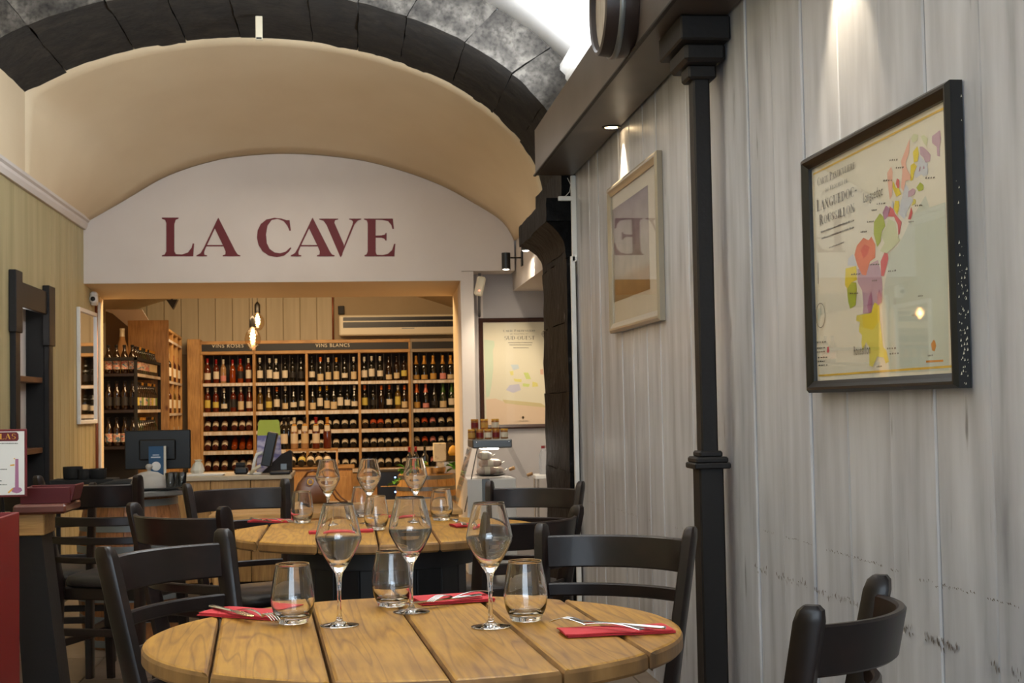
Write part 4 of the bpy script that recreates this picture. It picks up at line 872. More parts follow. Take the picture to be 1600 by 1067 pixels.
# ================================================================ CHAIRS
def make_chair():
    """local: seat faces +y, back posts at y=-.20; origin on the floor under the back"""
    r = empty('dining_chair', (0, 0, 0)); H = .87
    def post_y(z): return -.0 if z < .44 else -(z-.44)*.20+0
    for s in (-1, 1):
        fr = []
        for z, x in ((0.0, .185), (.2, .180), (.44, .178), (.60, .192), (.75, .206), (.845, .214), (.864, .216), (.872, .217)):
            y = -.03*(1-z/.44) if z < .44 else -(z-.44)*.20
            w_ = .016 if z < .86 else .014; d = .024 if z < .86 else .020
            if z > .87: w_, d = .010, .012
            fr.append(((s*x, y, z), (1, 0, 0), (0, 1, 0), w_, d+.004*(z < .5)))
        sec = [(-1, -.7), (-.7, -1), (.7, -1), (1, -.7), (1, .7), (.7, 1), (-.7, 1), (-1, .7)]
        MB().sweep(fr, sec).build('back_post', 'chair', r, smooth=True, ang=35)
    def rail(z0, z1, bow, th, name, ztop_bow=0, x=.2):
        fr = []; n = 16
        for i in range(n+1):
            t = -1+2*i/n; xx = x*t; yb = -((z0+z1)/2-.44)*.20-.004-bow*(1-abs(t)**2.2); 
            fr.append(((xx, yb, (z0+z1)/2), (0, 1, 0), (0, -.2 if name == 'crest_rail' else 0, 1), th/2, (z1-z0)/2+ztop_bow*(1-t*t)))
        e = .004/((z1-z0)/2); sec = [(-1, -1+e), (-.55, -1), (.55, -1), (1, -1+e), (1, 1-e), (.55, 1), (-.55, 1), (-1, 1-e)]
        MB().sweep(fr, sec).build(name, 'chair', r, smooth=True, ang=32)
    rail(.752, .838, .085, .018, 'crest_rail', .0, .206); rail(.677, .712, .065, .016, 'back_rail', 0, .203); rail(.603, .632, .05, .015, 'back_rail', 0, .196); rail(.528, .552, .04, .014, 'back_rail', 0, .188)
    # seat: padded rounded square
    mb = MB(); 
    def outl(ins, z):
        pts = []
        for k in range(32):
            a = 2*PI*k/32; c_, s_ = math.cos(a), math.sin(a); q = (abs(c_)**4+abs(s_)**4)**-.25; w_ = .205+.012*s_
            pts.append((c_*q*(w_-ins), .205+s_*q*(.20-ins), z))
        return pts
    rings = [outl(.012, .425), outl(.0, .430), outl(-.003, .446), outl(.004, .462), outl(.03, .472), outl(.08, .477)]; vs = [p for q in rings for p in q]; fs = [(i*32+k, i*32+(k+1) % 32, (i+1)*32+(k+1) % 32, (i+1)*32+k) for i in range(5) for k in range(32)]
    fs += [tuple(reversed(range(32))), tuple(range(160, 192))]; mb.add(vs, fs).build('seat_pad', 'seat', r, smooth=True, ang=60)
    MB().rbox(-.18, .18, .02, .38, .375, .426, .006).build('seat_frame', 'chair', r)
    for s in (-1, 1):
        MB().sweep([((s*x, y, z), (1, 0, 0), (0, 1, 0), w_, w_) for x, y, z, w_ in ((.175, .39, 0, .014), (.172, .375, .2, .018), (.165, .365, .40, .020))], [(-1, -.7), (-.7, -1), (.7, -1), (1, -.7), (1, .7), (.7, 1), (-.7, 1), (-1, .7)]).build('front_leg', 'chair', r, smooth=True, ang=35)
        MB().rbox(s*.178-.009, s*.178+.009, -.005, .37, .19, .22, .003).build('stretcher', 'chair', r)
    MB().rbox(-.17, .17, .365, .383, .24, .27, .003).build('stretcher', 'chair', r); MB().rbox(-.175, .175, -.025, -.008, .24, .27, .003).build('stretcher', 'chair', r)
    return r
chair0 = make_chair(); used = [False]
def chair(cx, cy, fx, fy, label, s=1.0, group='dark wooden chairs around the tables'):
    """(cx,cy) plan position of the top of the back; (fx,fy) facing"""
    o = chair0 if not used[0] else copy_tree(chair0); used[0] = True
    L_ = math.hypot(fx, fy); fx, fy = fx/L_, fy/L_; o.location = (cx+fx*.085*s, cy+fy*.085*s, 0); o.rotation_euler = (0, 0, math.atan2(fy, fx)-PI/2); o.scale = (s, s, s)
    return tag(o, label, 'chair', group)
def chair_px(l_, r_, label, back=False, s=1.0, depthfix=0):
    pass
c_ = chair(-.445, 3.58, .87, -.49, 'dark wooden chair at the left of the nearest table', 1.005); c_.scale.x = 1.08
chair(.69, 3.78, -.54, -.84, 'dark wooden chair behind the right edge of the nearest table', .985)
chair(.835, 2.385, -.82, .57, 'dark wooden chair alone at the bottom right before the plank wall', .985)
chair(-.545, 4.62, .70, .71, 'dark wooden chair at the front left of the second table, back to camera', 1.02)
chair(-.47, 6.05, .5, -.87, 'dark wooden chair at the far left of the second table, in front of the counter', 1.02)
chair(.78, 6.15, -.5, -.87, 'dark wooden chair at the far right of the second table, beside the black stone column', .98)
chair(.56, 4.50, -.62, .78, 'dark wooden chair at the front right of the second table, half hidden by another chair', .98)
chair(-1.08, 6.10, .35, .93, 'dark wooden chair by the barrel table on the left, near the cream wall', 1.06)
chair(-1.36, 6.62, .1, .98, 'second dark wooden chair by the barrel table, behind the first against the cream wall', 1.0)
# ================================================================ BEAM FITTINGS
for k, (Y, lb) in enumerate(((6.8, 'recessed spotlight glowing in the beam above the pale framed photograph'), (3.55, 'recessed spotlight in the beam above the large black framed map'))):
    x = (at(955, 198, z=BZ0).x if k == 0 else 1.2); Y = at(955, 198, z=BZ0).y if k == 0 else Y; t = empty('recessed_spotlight', (x, Y, BZ0), 0, lb, 'spotlight', None)
    MB().lathe([(.030, -.004), (.042, -.008), (.046, -.004), (.046, 0)], 24, cap=False).build('bezel', 'black', t, smooth=True)
    MB().lathe([(.0001, -.002), (.029, -.0045), (.031, -.001)], 20, cap=False).build('lens', 'glow_warm', t)
    spot('spotlight_beam', (x, Y, BZ0-.02), (XR+.0, Y, 1.95), 26 if k == 0 else 30, (1, .82, .58), 62, .5, .02)
# round cask end hung on the beam face
rb = empty('round_cask_plaque', (BX, 5.2, 2.66), 0, 'round wooden cask plaque with a dark rim hung on the beam', 'plaque')
My = Matrix.Rotation(-PI/2, 4, 'Y'); MT['cask_face'] = wood_mat('cask_face', rgb(168, 160, 146), rgb(130, 122, 108), 'z', .5)
MB().lathe([(.175, .0), (.19, .0), (.20, .04), (.19, .12), (.178, .125), (.172, .118), (.172, .1), (.172, 0)], 40, M=My, cap=False).build('rim', 'darkwood', rb, smooth=True, ang=30)
MB().lathe([(.0001, .098), (.168, .098), (.1735, .10), (.1735, .085), (.0001, .085)], 40, M=My, cap=False).build('face', 'cask_face', rb)
MB().lathe([(.186, .055), (.2035, .055), (.2035, .075), (.186, .075)], 40, M=My, close=True).build('hoop', 'grey_metal', rb, smooth=True)
# plastic stub on the arch soffit
p = at(404, 55, Y=YA0+.45); st = empty('plastic_conduit_stub', (p.x, YA0+.5, AZ+AB-.06), 0, 'short white plastic conduit stub under the stone arch', 'conduit')
MB().rbox(-.02, .02, -.012, .012, -.10, .04, .002).build('stub', 'cream_plastic', st); MB().rbox(-.016, .016, -.0125, -.009, -.098, -.086, .001).build('open_end', 'black', st)
# ================================================================ LEFT WALL
nf = struct(MB().rbox(XL+.001, XL+.035, NY0-.02, NY0+.10, 0, NZ1-.08, .004).build('trim_niche', 'iron'))
MB().rbox(XL+.001, XL+.045, NY0-.05, NY0+.12, NZ1-.32, NZ1+.045, .004).build('block', 'iron', nf); MB().rbox(XL+.001, XL+.03, NY0+.10, NY1-.06, NZ1-.16, NZ1-.01, .004).build('lintel', 'iron', nf)
MB().rbox(XL+.001, XL+.045, NY1-.14, NY1+.05, NZ1-.36, NZ1+.03, .004).build('block', 'iron', nf); MB().rbox(XL+.001, XL+.035, NY1-.11, NY1+.02, 0, NZ1-.34, .004).build('post', 'iron', nf)
MB().box(XL-.125, XL-.11, NY0+.1, NY1-.1, .1, NZ1-.1).build('back_panel', 'plaster_white', nf); MB().box(XL-.109, XL+.001, NY1-.112, NY1-.1, .1, NZ1-.1).build('reveal', 'black_matt', nf); MB().box(XL-.109, XL, NY0+.1, NY0+.11, .1, NZ1-.1).build('reveal', 'black_matt', nf)
MT['shelf_wood'] = wood_mat('shelf_wood', rgb(120, 80, 50), rgb(80, 50, 30), 'y', .5)
ns = []; point('niche_fill', (XL-.06, (NY0+NY1)/2, NZ1-.24), .7, (1, .95, .9), .03)  # unseen fill light added to brighten the niche back, no fitting there
for z_, lb in ((at(38, 590, X=XL-.1).z, 'upper brown shelf inside the dark framed niche'), (at(38, 700, X=XL-.1).z, 'lower brown shelf inside the dark framed niche')):
    o = MB().rbox(XL-.108, XL-.005, NY0+.112, NY1-.113, z_-.035, z_, .003).build('niche_shelf', 'shelf_wood'); tag(o, lb, 'shelf'); ns.append(z_)
pt = at(38, 570, X=XL-.16); o = MB().lathe([(.03, 0), (.034, .002), (.0355, .1), (.043, .14), (.041, .14), (.033, .1), (.031, .006), (.0001, .006)], 20, cap=False).build('glass_jug', 'glass', smooth=True, loc=(XL-.058, pt.y, ns[0]+.001)); tag(o, 'clear glass jug on the upper shelf of the niche', 'jug')
bk = empty('wooden_basket', (XL-.058, pt.y, ns[1]+.001), 0, 'wooden basket with a dark hoop handle on the lower niche shelf', 'basket')
MB().rbox(-.045, .045, -.14, .14, 0, .012, .002).build('bottom', 'oak', bk)
for s in (-1, 1): MB().rbox(s*.042-.004, s*.042+.004, -.14, .14, .012, .14, .002).build('side', 'oak', bk); MB().rbox(-.037, .037, s*.134-.006, s*.134+.006, .012, .14, .002).build('side', 'oak', bk)
MB().tube([(0, .13*math.cos(a), .13+.14*math.sin(a)) for a in [PI*k/14 for k in range(15)]], .006, 6).build('handle', 'black', bk, smooth=True)
# narrow mirror
mz0, mz1 = at(120, 663, X=XL).z, at(121, 480, X=XL).z; my0, my1 = at(119, 570, X=XL).y, at(147, 570, X=XL).y
mr = empty('narrow_wall_mirror', (XL+.001, (my0+my1)/2, mz0), 0, 'narrow upright mirror in a white frame on the cream left wall', 'mirror'); MT['mirror'] = flat('mirror', (.9, .9, .9, 1), .03, 1); hy = (my1-my0)/2; hz = mz1-mz0
for a in (-hy, hy-.03): MB().rbox(.002, .028, a, a+.03, 0, hz, .003).build('frame_side', 'white', mr)
for a in (0, hz-.03): MB().rbox(.002, .027, -hy+.031, hy-.031, a, a+.03, .003).build('frame_side', 'white', mr)
MB().box(.002, .014, -hy+.02, hy-.02, .02, hz-.02).build('mirror_glass', 'mirror', mr)
# security camera and pipes
p = at(161, 468, Y=11.3); sc_ = empty('security_camera', (XL+.001, 11.3, p.z), 0, 'small white dome security camera beside the opening', 'camera')
MB().rbox(.001, .05, -.04, .05, -.045, .06, .012).build('housing', 'white', sc_)
MB().lathe([(.032, 0), (.034, .01), (.030, .03), (.018, .042), (.0001, .045)], 20, M=Matrix.Translation((.03, -.035, 0)) @ Matrix.Rotation(PI/2, 4, 'X'), cap=False).build('ball', 'white', sc_, smooth=True)
MB().lathe([(.017, .040), (.018, .048), (.0001, .049)], 16, M=Matrix.Translation((.03, -.035, 0)) @ Matrix.Rotation(PI/2, 4, 'X'), cap=False).build('lens', 'black', sc_, smooth=True)
MT['copper'] = flat('copper', rgb(150, 86, 60), .4, .6)
o = MB().tube([(XL+.02, 11.42, 0), (XL+.02, 11.42, p.z-.04)], .011, 8).build('copper_pipe', 'copper', smooth=True); tag(o, 'thin copper pipe running down the corner below the security camera', 'pipe')
o = MB().rbox(XL+.001, XL+.022, 11.6, 11.64, 0, 2.05, .003).build('cable_trunking', 'white'); tag(o, 'white cable trunking at the far edge of the left wall', 'trunking')
# low bright corner: small white valve at skirting
# ================================================================ LEFT FOREGROUND: console, sign, red bin
p0 = at(28, 787, Y=5.5); p1 = at(110, 787, Y=5.5); cz = p0.z; cx_ = (p0.x+p1.x)/2
cs_ = empty('wooden_console', ((p0.x+p1.x)/2, 5.55, 0), 0, 'small brown console shelf on a dark tapering pedestal at the left', 'console')
MT['red_brown'] = flat('red_brown', rgb(96, 46, 30), .35, coat=.3)
hw = (p1.x-p0.x)/2
MB().rbox(-hw, hw, -.14, .16, cz-.035, cz, .008).build('top', 'red_brown', cs_)
MB().rbox(-hw+.01, .01, -.10, .10, cz-.115, cz-.036, .004).build('block', 'oak_h', cs_)
fr = [((-.055+.07*(1-z/(cz-.116)), 0, z), (1, 0, 0), (0, 1, 0), .05+.02*(1-z/cz), .09) for z in (0, cz-.116)]
MB().sweep(fr, [(-1, -1), (1, -1), (1, 1), (-1, 1)]).build('pedestal', 'iron', cs_)
MB().rbox(-.12, .12, -.16, .16, 0, .02, .004).build('foot', 'iron', cs_)
# red basket on the console
rbx = empty('red_tray', ((p0.x+p1.x)/2+.02, 5.56, cz+.008), 0, 'dark red open tray standing on the brown console shelf', 'tray')
a_, b_, h_ = .10, .085, .06
MB().rbox(-a_, a_*.8, -b_, b_, 0, .006, .002).build('bottom', 'red_dark', rbx)
for s in (-1, 1): MB().rbox(-a_, a_*.8, s*b_-.004, s*b_+.004, .0, h_, .002, M=Matrix.Rotation(s*-.1, 4, 'X')).build('side', 'red_dark', rbx)
MB().rbox(-.004, .004, -b_, b_, 0, h_, .002, M=Matrix.Translation((a_*.8, 0, 0)) @ Matrix.Rotation(.25, 4, 'Y')).build('side', 'red_dark', rbx); MB().rbox(-a_, -a_+.008, -b_, b_, 0, h_*.8, .002).build('side', 'red_dark', rbx)
# sign
s0, s1, s2 = at(-95, 776, Y=5.30), at(42, 776, Y=5.30), at(42, 670, Y=5.30)
sg = empty('notice_board', (s1.x, 5.30, s1.z), 0, 'white notice with a dark red border, gold lettering and a picture of a red candlestick', 'sign'); W_ = s1.x-s0.x; H_ = s2.z-s1.z
MB().rbox(-W_, 0, 0, .008, 0, H_, .002).build('backing', 'maroon', sg); MB().box(-W_+.008, -.008, -.0012, .001, .008, H_-.008).build('sheet', 'white', sg)
def S(px, py): q = at(px, py, Y=5.30); return (q.x-s1.x, q.z-s1.z)
mb = MB()
def sp_(pts, mi, d): mb.add([(a, -.0012-d, b_) for a, b_ in [S(*q) for q in pts]], [tuple(range(len(pts)))], mi)
rr = []
for cx__, cy__, a0 in ((27, 691-3, 270), (27, 678, 0)): pass
sp_([(-45, 676), (26, 675), (29, 678), (29.5, 686), (27, 689), (-45, 690)], 0, .0004); serif('NICOLAS', (1, 0, 0), (0, 0, 1), (S(-36, 688)[0], -.0022, S(-36, 687)[1]), .019, S(26, 688)[0]-S(-36, 688)[0], mb, 1, N=(0, -1, 0), t=.0002)
sp_([(24, 717), (29, 717), (29.5, 764), (23.5, 764)], 2, .0004); sp_([(17, 766), (20, 762), (27, 760.5), (33, 762), (35, 766), (31, 769.5), (26, 770.5), (20, 769)], 2, .0005); sp_([(23.5, 718), (21, 716), (24, 715.5)], 1, .0006); sp_([(16, 726), (23, 725), (22.5, 727.5), (16, 728)], 1, .0006); sp_([(12, 769), (20, 762), (21, 764), (14, 771)], 1, .0007)
for y, a, b_ in ((693.5, -20, 28), (734, -40, 10), (738, -30, -2), (752, -40, 3), (758, -30, 11), (712, -40, -12)):
    x = a
    while x < b_: w_ = random.uniform(1, 3); sp_([(x, y), (x+w_, y), (x+w_, y-1.6), (x, y-1.6)], 3, .0004); x += w_+.8
mb.build('printing', ['maroon', 'gold', 'm_plum', 'm_ink'], sg)
MB().tube([(-W_*.3, .012, .02), (-W_*.3, .05, -.10)], .006, 6).build('stand_rod', 'iron', sg)
# red leaflet bin with bottle
q0, q1 = at(22, 810, Y=4.5), at(-120, 830, Y=4.5); bt = q0.z
bn = empty('red_display_bin', ((q0.x+q1.x)/2-.055, 4.65, 0), 0, 'tall red open display bin at the left edge, cut down at its front', 'bin'); hw = (q0.x-q1.x)/2; n = 10
# side walls with a scooped front
for sgn in (-1, 1): MB().rbox(sgn*hw-.006, sgn*hw+.006, -.14, .14, 0, bt, .002).build('side', 'red', bn)
MB().rbox(-hw, hw, .134, .146, 0, bt, .002).build('back', 'red', bn)
out = [(-hw, 0), (hw, 0), (hw, bt-.005)]+[(hw-hw*2*t, bt-.005-.13*math.sin(PI*t)**.45) for t in [k/12 for k in range(1, 12)]]+[(-hw, bt-.005)]
MB().prism(out, (1, 0, 0), (0, 0, 1), (0, -.146, 0), (0, 1, 0), .010).build('front', 'red', bn); MB().rbox(-hw, hw, -.13, .13, .0, .012, .002).build('bottom', 'red', bn); MB().rbox(-hw+.01, hw-.01, -.13, .13, bt-.24, bt-.23, .002).build('inner_shelf', 'red', bn)
tag(MB().lathe([(.022, 0), (.024, .004), (.024, .13), (.016, .145), (.009, .150), (.009, .165), (.013, .168), (.013, .178), (.0001, .178)], 16, cap=False).build('pump_bottle', flat('blue_plastic', rgb(70, 140, 180), .3), smooth=True, loc=(q0.x-.10, 4.60, bt-.2295)), 'small blue pump bottle standing in the red display bin', 'bottle')
# ================================================================ BARREL TABLE AT THE LEFT
def barrel(parent, R, H, bulge, n=18, mat='barrel', z0=0):
    for k in range(n):
        a = 2*PI*k/n; hw = PI/n-.006; fr = []
        for i in range(9):
            t = i/8; r = R*(1-bulge*(2*t-1)**2); fr.append((r, z0+H*t))
        mb = MB(); vs = []
        for r, z in fr:
            for rr in (r-.02, r):
                for aa in (a-hw, a+hw): vs.append((rr*math.cos(aa), rr*math.sin(aa), z))
        fs = []
        for i in range(8):
            b0, b1 = i*4, i*4+4
            fs += [(b0+2, b0+3, b1+3, b1+2), (b0+1, b0, b1, b1+1), (b0, b0+2, b1+2, b1), (b0+3, b0+1, b1+1, b1+3)]
        fs += [(0, 1, 3, 2), (32, 34, 35, 33)]; mb.add(vs, fs).build('stave', mat, parent, smooth=True, ang=40)
    for t in (.04, .2, .34, .66, .8, .96):
        r = R*(1-bulge*(2*t-1)**2)+.001; MB().lathe([(r-.004, z0+H*t-.017), (r+.003, z0+H*t-.017), (r+.003, z0+H*t+.017), (r-.004, z0+H*t+.017)], 36, close=True).build('hoop', 'grey_metal', parent, smooth=True, ang=40)
pB = at(205, 770, Y=7.6); bz_ = .785
bt1 = empty('barrel_table', (pB.x, 7.6, 0), 0, 'old wine barrel used as a table with a grey round top at the left', 'barrel'); barrel(bt1, .27, bz_-.03, .17)
MB().lathe([(.0001, bz_-.03), (.285, bz_-.03), (.295, bz_-.024), (.295, bz_-.006), (.288, bz_), (.0001, bz_)], 48, cap=False).build('top', flat('zinc', rgb(128, 126, 122), .35, .5), bt1, smooth=True, ang=30)
def on(px, py, z): p = at(px, py, z=z); return p
ty = 7.5
def brl(px, dy=0): p = at(px, 750, Y=ty+dy); return (p.x, ty+dy, bz_+.001)
# items on the barrel table
tr = MB().lathe([(.0001, 0), (.12, 0), (.15, .012), (.152, .015), (.118, .004), (.0001, .004)], 40, cap=False).build('serving_tray', 'grey_metal', smooth=True, ang=40, loc=brl(240)); tag(tr, 'round grey tray on the barrel table', 'tray')
x, y, z = brl(233)
dm = empty('plastic_cake_cover', (x, y, z+.005), 0, 'cloudy clear dome cover with a round knob on the barrel table tray', 'cover')
m, nt, b = nodes('cloudy'); setp(b, Base_Color=rgb(176, 170, 162), Roughness=.4, Transmission_Weight=.15, IOR=1.2, Alpha=.8); MT['cloudy'] = m
MB().lathe([(.092, 0), (.094, .002), (.092, .03), (.078, .062), (.045, .082), (.012, .088), (.008, .094), (.016, .104), (.018, .114), (.011, .124), (.0001, .126)], 32, cap=False).build('dome', 'cloudy', dm, smooth=True)
for i, (px, dy) in enumerate(((266, -.05), (272, .04), (284, -.02))):
    o = MB().lathe([(.0001, 0), (.017, 0), (.020, .004), (.026, .085), (.0245, .085), (.018, .008), (.0001, .008)], 20, cap=False).build('shot_glass', 'glass', smooth=True); X_ = brl(px, dy); o.location = X_ if i > 1 else X_
    tag(o, ('clear glass nearest the dome on the barrel table', 'middle clear glass on the barrel table', 'rightmost clear glass on the barrel table')[i], 'glass', 'clear glasses on the barrel table')
for i, (px, r, h) in enumerate(((112, .05, .06), (131, .034, .05), (152, .036, .052))):
    X_ = brl(px, .12 if i else .1); X_ = (max(X_[0], pB.x-.24), X_[1], X_[2]) if 0 else X_
# black cups stand on a narrow black side stand against the wall
p = at(130, 748, Y=8.6); 
sd = empty('black_side_stand', (p.x, 8.6, 0), 0, 'narrow black stand behind the barrel chairs holding black cups', 'stand')
MB().rbox(-.17, .19, -.12, .12, p.z-.03, p.z, .004).build('top', 'black_matt', sd)
for a in (-.16, .17):
    for b_ in (-.1, .1): MB().rbox(a-.012, a+.012, b_-.012, b_+.012, 0, p.z-.03, .003).build('leg', 'black_matt', sd)
for i, (px, r, h) in enumerate(((114, .056, .072), (131, .035, .058), (153, .05, .058))):
    q = at(px, 745, Y=8.56 if i != 1 else 8.52)
    o = MB().lathe([(.0001, 0), (r*.85, 0), (r*.95, .006), (r, h*.6), (r, h), (r*.93, h), (r*.9, .012), (.0001, .01)], 24, cap=False).build('black_cup', 'black_matt', smooth=True, ang=50, loc=(q.x, q.y, p.z+.001)); tag(o, ('widest black cup on the black stand, furthest left', 'small black cup on the black stand, middle of three', 'black cup on the black stand, furthest right')[i], 'cup', 'black cups on the stand')
# black folded cloth bag on counter end, left of the dome
x, y, z = brl(192, .24)
mb = MB(); N1, N2 = 16, 10; vs = []; fs = []
for i in range(N1+1):
    for j in range(N2):
        t = i/N1; a = 2*PI*j/N2; hgt = .058*math.sin(PI*min(1, t*.9+.05))**.7*(.6+.4*t); vs.append((-.15+.27*t, math.cos(a)*.07*(math.sin(PI*t)**.5*.9+.1), max(0, hgt*(.5+.5*math.sin(a))+.006*noise.noise(Vector((t*6, a, 0))))))
for i in range(N1):
    for j in range(N2): k = (j+1) % N2; fs.append((i*N2+j, i*N2+k, (i+1)*N2+k, (i+1)*N2+j))
fs += [tuple(reversed(range(N2))), tuple(N1*N2+k for k in range(N2))]
o = mb.add(vs, fs).build('black_cloth', 'black_matt', smooth=True, loc=(x, y, z)); tag(o, 'crumpled black cloth lying on the barrel table behind the dome', 'cloth')
# ================================================================ COUNTER WITH SCREENS
YK = 9.6; kz = at(370, 743, Y=YK).z; k0, k1 = at(200, 740, Y=YK).x, at(456, 740, Y=YK).x
ct = empty('shop_counter', ((k0+k1)/2, YK, 0), 0, 'low wooden shop counter with a pale top in front of the wine room', 'counter'); hw = (k1-k0)/2
MB().rbox(-hw, hw, -.02, .62, kz-.03, kz, .004).build('worktop', flat('pale_top', rgb(196, 178, 150), .35), ct)
for i in range(4): a = -hw+.01+(2*hw-.02)*i/4; MB().rbox(a+.002, a+(2*hw-.02)/4-.002, 0, .02, .06, kz-.031, .004).build('panel', 'oak', ct)
MB().rbox(-hw+.01, hw-.01, .02, .6, 0, kz-.032, .004).build('carcass', 'shelf_back', ct)
def onk(px, dy=.1): p = at(px, 740, Y=YK+dy); return (p.x, YK+dy, kz+.001)
x, y, z = onk(247, .18); ztop = at(247, 672, Y=y).z; zbt = at(247, 733, Y=y).z; wm = (at(298, 700, Y=y).x-at(195, 700, Y=y).x)/2
mo = empty('computer_monitor', (x, y, z), 0, 'black computer monitor turned away on the counter at the left', 'monitor')
MB().rbox(-wm, wm, -.012, .018, zbt-z, ztop-z, .006).build('screen_back', 'black', mo); MB().rbox(-.12, .12, -.03, -.012, zbt-z+.06, ztop-z-.06, .012).build('rear_bulge', 'black', mo)
MB().rbox(-.03, .03, .0, .02, .01, zbt-z+.05, .004).build('neck', 'black', mo); MB().lathe([(.0001, 0), (.10, 0), (.10, .008), (.03, .016), (.0001, .016)], 28, cap=False).build('foot', 'black', mo, smooth=True, ang=30)
x, y, z = onk(246, .04); lf = empty('blue_leaflet', (x, y, z), 0, 'blue printed leaflet standing against the monitor', 'leaflet'); hgt = at(246, 697, Y=y).z-z
MT['blue_print'] = flat('blue_print', rgb(36, 82, 120), .5)
MB().rbox(-.055, .04, -.002, .002, 0, hgt, .001).build('cover', 'blue_print', lf); MB().rbox(.041, .056, -.003, .006, 0, hgt, .001).build('spine', 'paper', lf)
MB().lathe([(.0001, 0), (.030, 0), (.030, .001), (.0001, .001)], 20, M=Matrix.Translation((-.008, -.0021, hgt*.35)) @ Matrix.Rotation(PI/2, 4, 'X'), cap=False).build('emblem', 'white', lf); MB().rbox(-.04, .02, -.003, -.002, hgt*.62, hgt*.66, .0004).rbox(-.03, .012, -.003, -.002, hgt*.7, hgt*.73, .0004).build('printing', 'm_paleblue', lf)
x, y, z = onk(318, .1); o = MB().rbox(-.13, .13, -.08, .08, 0, .006, .002).rbox(-.1, .14, -.05, .09, .006, .011, .002).build('paper_stack', 'white', loc=(x, y, z)); tag(o, 'flat white papers on the counter beside the monitor', 'paper')
x, y, z = onk(282, .3)
for i, (px, h, lb) in enumerate(((309, .03, 'crumpled pale paper bag behind the monitor'),)):
    mb = MB(); mb.lathe([(.0001, 0), (.035, 0), (.045, .03), (.030, .07), (.018, .085), (.028, .10), (.0001, .095)], 10, cap=False)
    for k, v in enumerate(mb.v): v_ = Vector(v); mb.v[k] = tuple(v_+noise.noise_vector(v_*30)*.012) if v_.z > .005 else tuple(v_)
    X_ = onk(px, .25); o = mb.build('paper_bag', 'paper', loc=X_); tag(o, lb, 'bag')
# till tablet with stand, card terminal, organiser
x, y, z = onk(416, .12); tb = empty('till_tablet', (x, y, z), 0, 'black till tablet tilted on a white arm on the counter', 'tablet')
Mt = Matrix.Translation((.0, 0, .055)) @ Matrix.Rotation(.22, 4, 'Y'); MB().rbox(-.032, .032, -.09, .09, 0, .225, .006, M=Mt).build('screen', 'black', tb)
MB().tube([(-.09, 0, .006), (-.075, 0, .09), (-.06, 0, .13), (-.02, 0, .14)], .012, 8).build('arm', 'white', tb, smooth=True); MB().rbox(-.12, -.03, -.06, .06, 0, .012, .004).build('base', 'white', tb); MB().tube([(-.10, -.07, .012), (-.05, -.08, .05), (-.03, -.08, .058)], .011, 8).build('scanner', 'cream_plastic', tb, smooth=True)
x, y, z = onk(376, .22); o = empty('receipt_printer', (x, y, z), 0, 'small black receipt printer on the counter behind the chair', 'printer'); MB().rbox(-.04, .05, -.05, .05, 0, .045, .01).build('body', 'black', o); MB().lathe([(.0001, -.03), (.022, -.03), (.022, .03), (.0001, .03)], 14, M=Matrix.Translation((0, 0, .055)) @ Matrix.Rotation(PI/2, 4, 'Y'), cap=False).build('paper_roll', 'black_matt', o, smooth=True, ang=40)
x, y, z = onk(438, .02); o = MB().rbox(-.07, .07, -.05, .05, 0, .022, .009).build('card_terminal', 'black', loc=(x, y, z)); tag(o, 'flat black card terminal at the right end of the counter', 'terminal')
x, y, z = onk(444, .33); o = empty('slanted_black_stand', (x, y, z), 0, 'black slanted stand on the counter beside the till tablet', 'stand'); MB().prism([(-.15, 0), (.055, 0), (.055, .14), (.04, .15), (-.02, .12)], (1, 0, 0), (0, 0, 1), (0, -.06, 0), (0, 1, 0), .12).build('wedge', 'shelf_back', o); MB().rbox(-.02, .02, -.062, -.060, .02, .06, .0005).build('edge_strip', 'grey_metal', o)
x, y, z = onk(421, .5); gb = empty('gift_bag', (x, y, z), 0, 'lime green and lavender printed bag standing behind the till tablet', 'bag')
zz = at(421, 656, Y=y).z-z; zm = at(421, 680, Y=y).z-z; MT['lavender'] = noisy('lavender', [(.45, rgb(198, 192, 214)), (.55, rgb(128, 124, 176))], scale=(1, 1, 3), ns=9, rough=.6, bump=0); MT['limeg'] = flat('limeg', rgb(176, 186, 50), .5)
MB().sweep([((0, 0, q_), (1, 0, 0), (0, 1, 0), w_, d_) for q_, w_, d_ in ((0, .085, .04), (zm, .078, .03))], [(-1, -1), (1, -1), (1, 1), (-1, 1)]).build('lower_body', 'lavender', gb)
MB().sweep([((0, 0, q_), (1, 0, 0), (0, 1, 0), w_, d_) for q_, w_, d_ in ((zm, .078, .03), (zz-.015, .072, .008), (zz, .062, .005))], [(-1, -1), (1, -1), (1, 1), (-1, 1)]).build('upper_body', 'limeg', gb)
# ================================================================ BENCH WITH HANDBAG
bn2 = empty('low_wooden_bench', (at(545, 790, Y=8.5).x, 8.4, 0), 0, 'low wide wooden bench table behind the second dining table', 'bench'); bz2 = at(545, 781, Y=8.95).z
for i in range(5): MB().rbox(-.75, .62, -.5+.2*i, -.5+.2*i+.194, bz2-.03, bz2, .004).build('board', 'oak_h', bn2)
for a in (-.7, .57):
    for b_ in (-.45, .45): MB().rbox(a-.03, a+.03, b_-.03, b_+.03, 0, bz2-.031, .004).build('leg', 'oak', bn2)
p = at(488, 782, Y=8.7); hb = empty('leather_handbag', (p.x, 8.7, bz2+.001), .2, 'glossy brown leather handbag with a looped strap on the wooden bench', 'handbag')
fr = [((0, 0, z_), (1, 0, 0), (0, 1, 0), w_, d_) for z_, w_, d_ in ((0, .085, .045), (.01, .10, .055), (.07, .105, .055), (.12, .085, .035), (.155, .055, .018), (.165, .05, .012))]
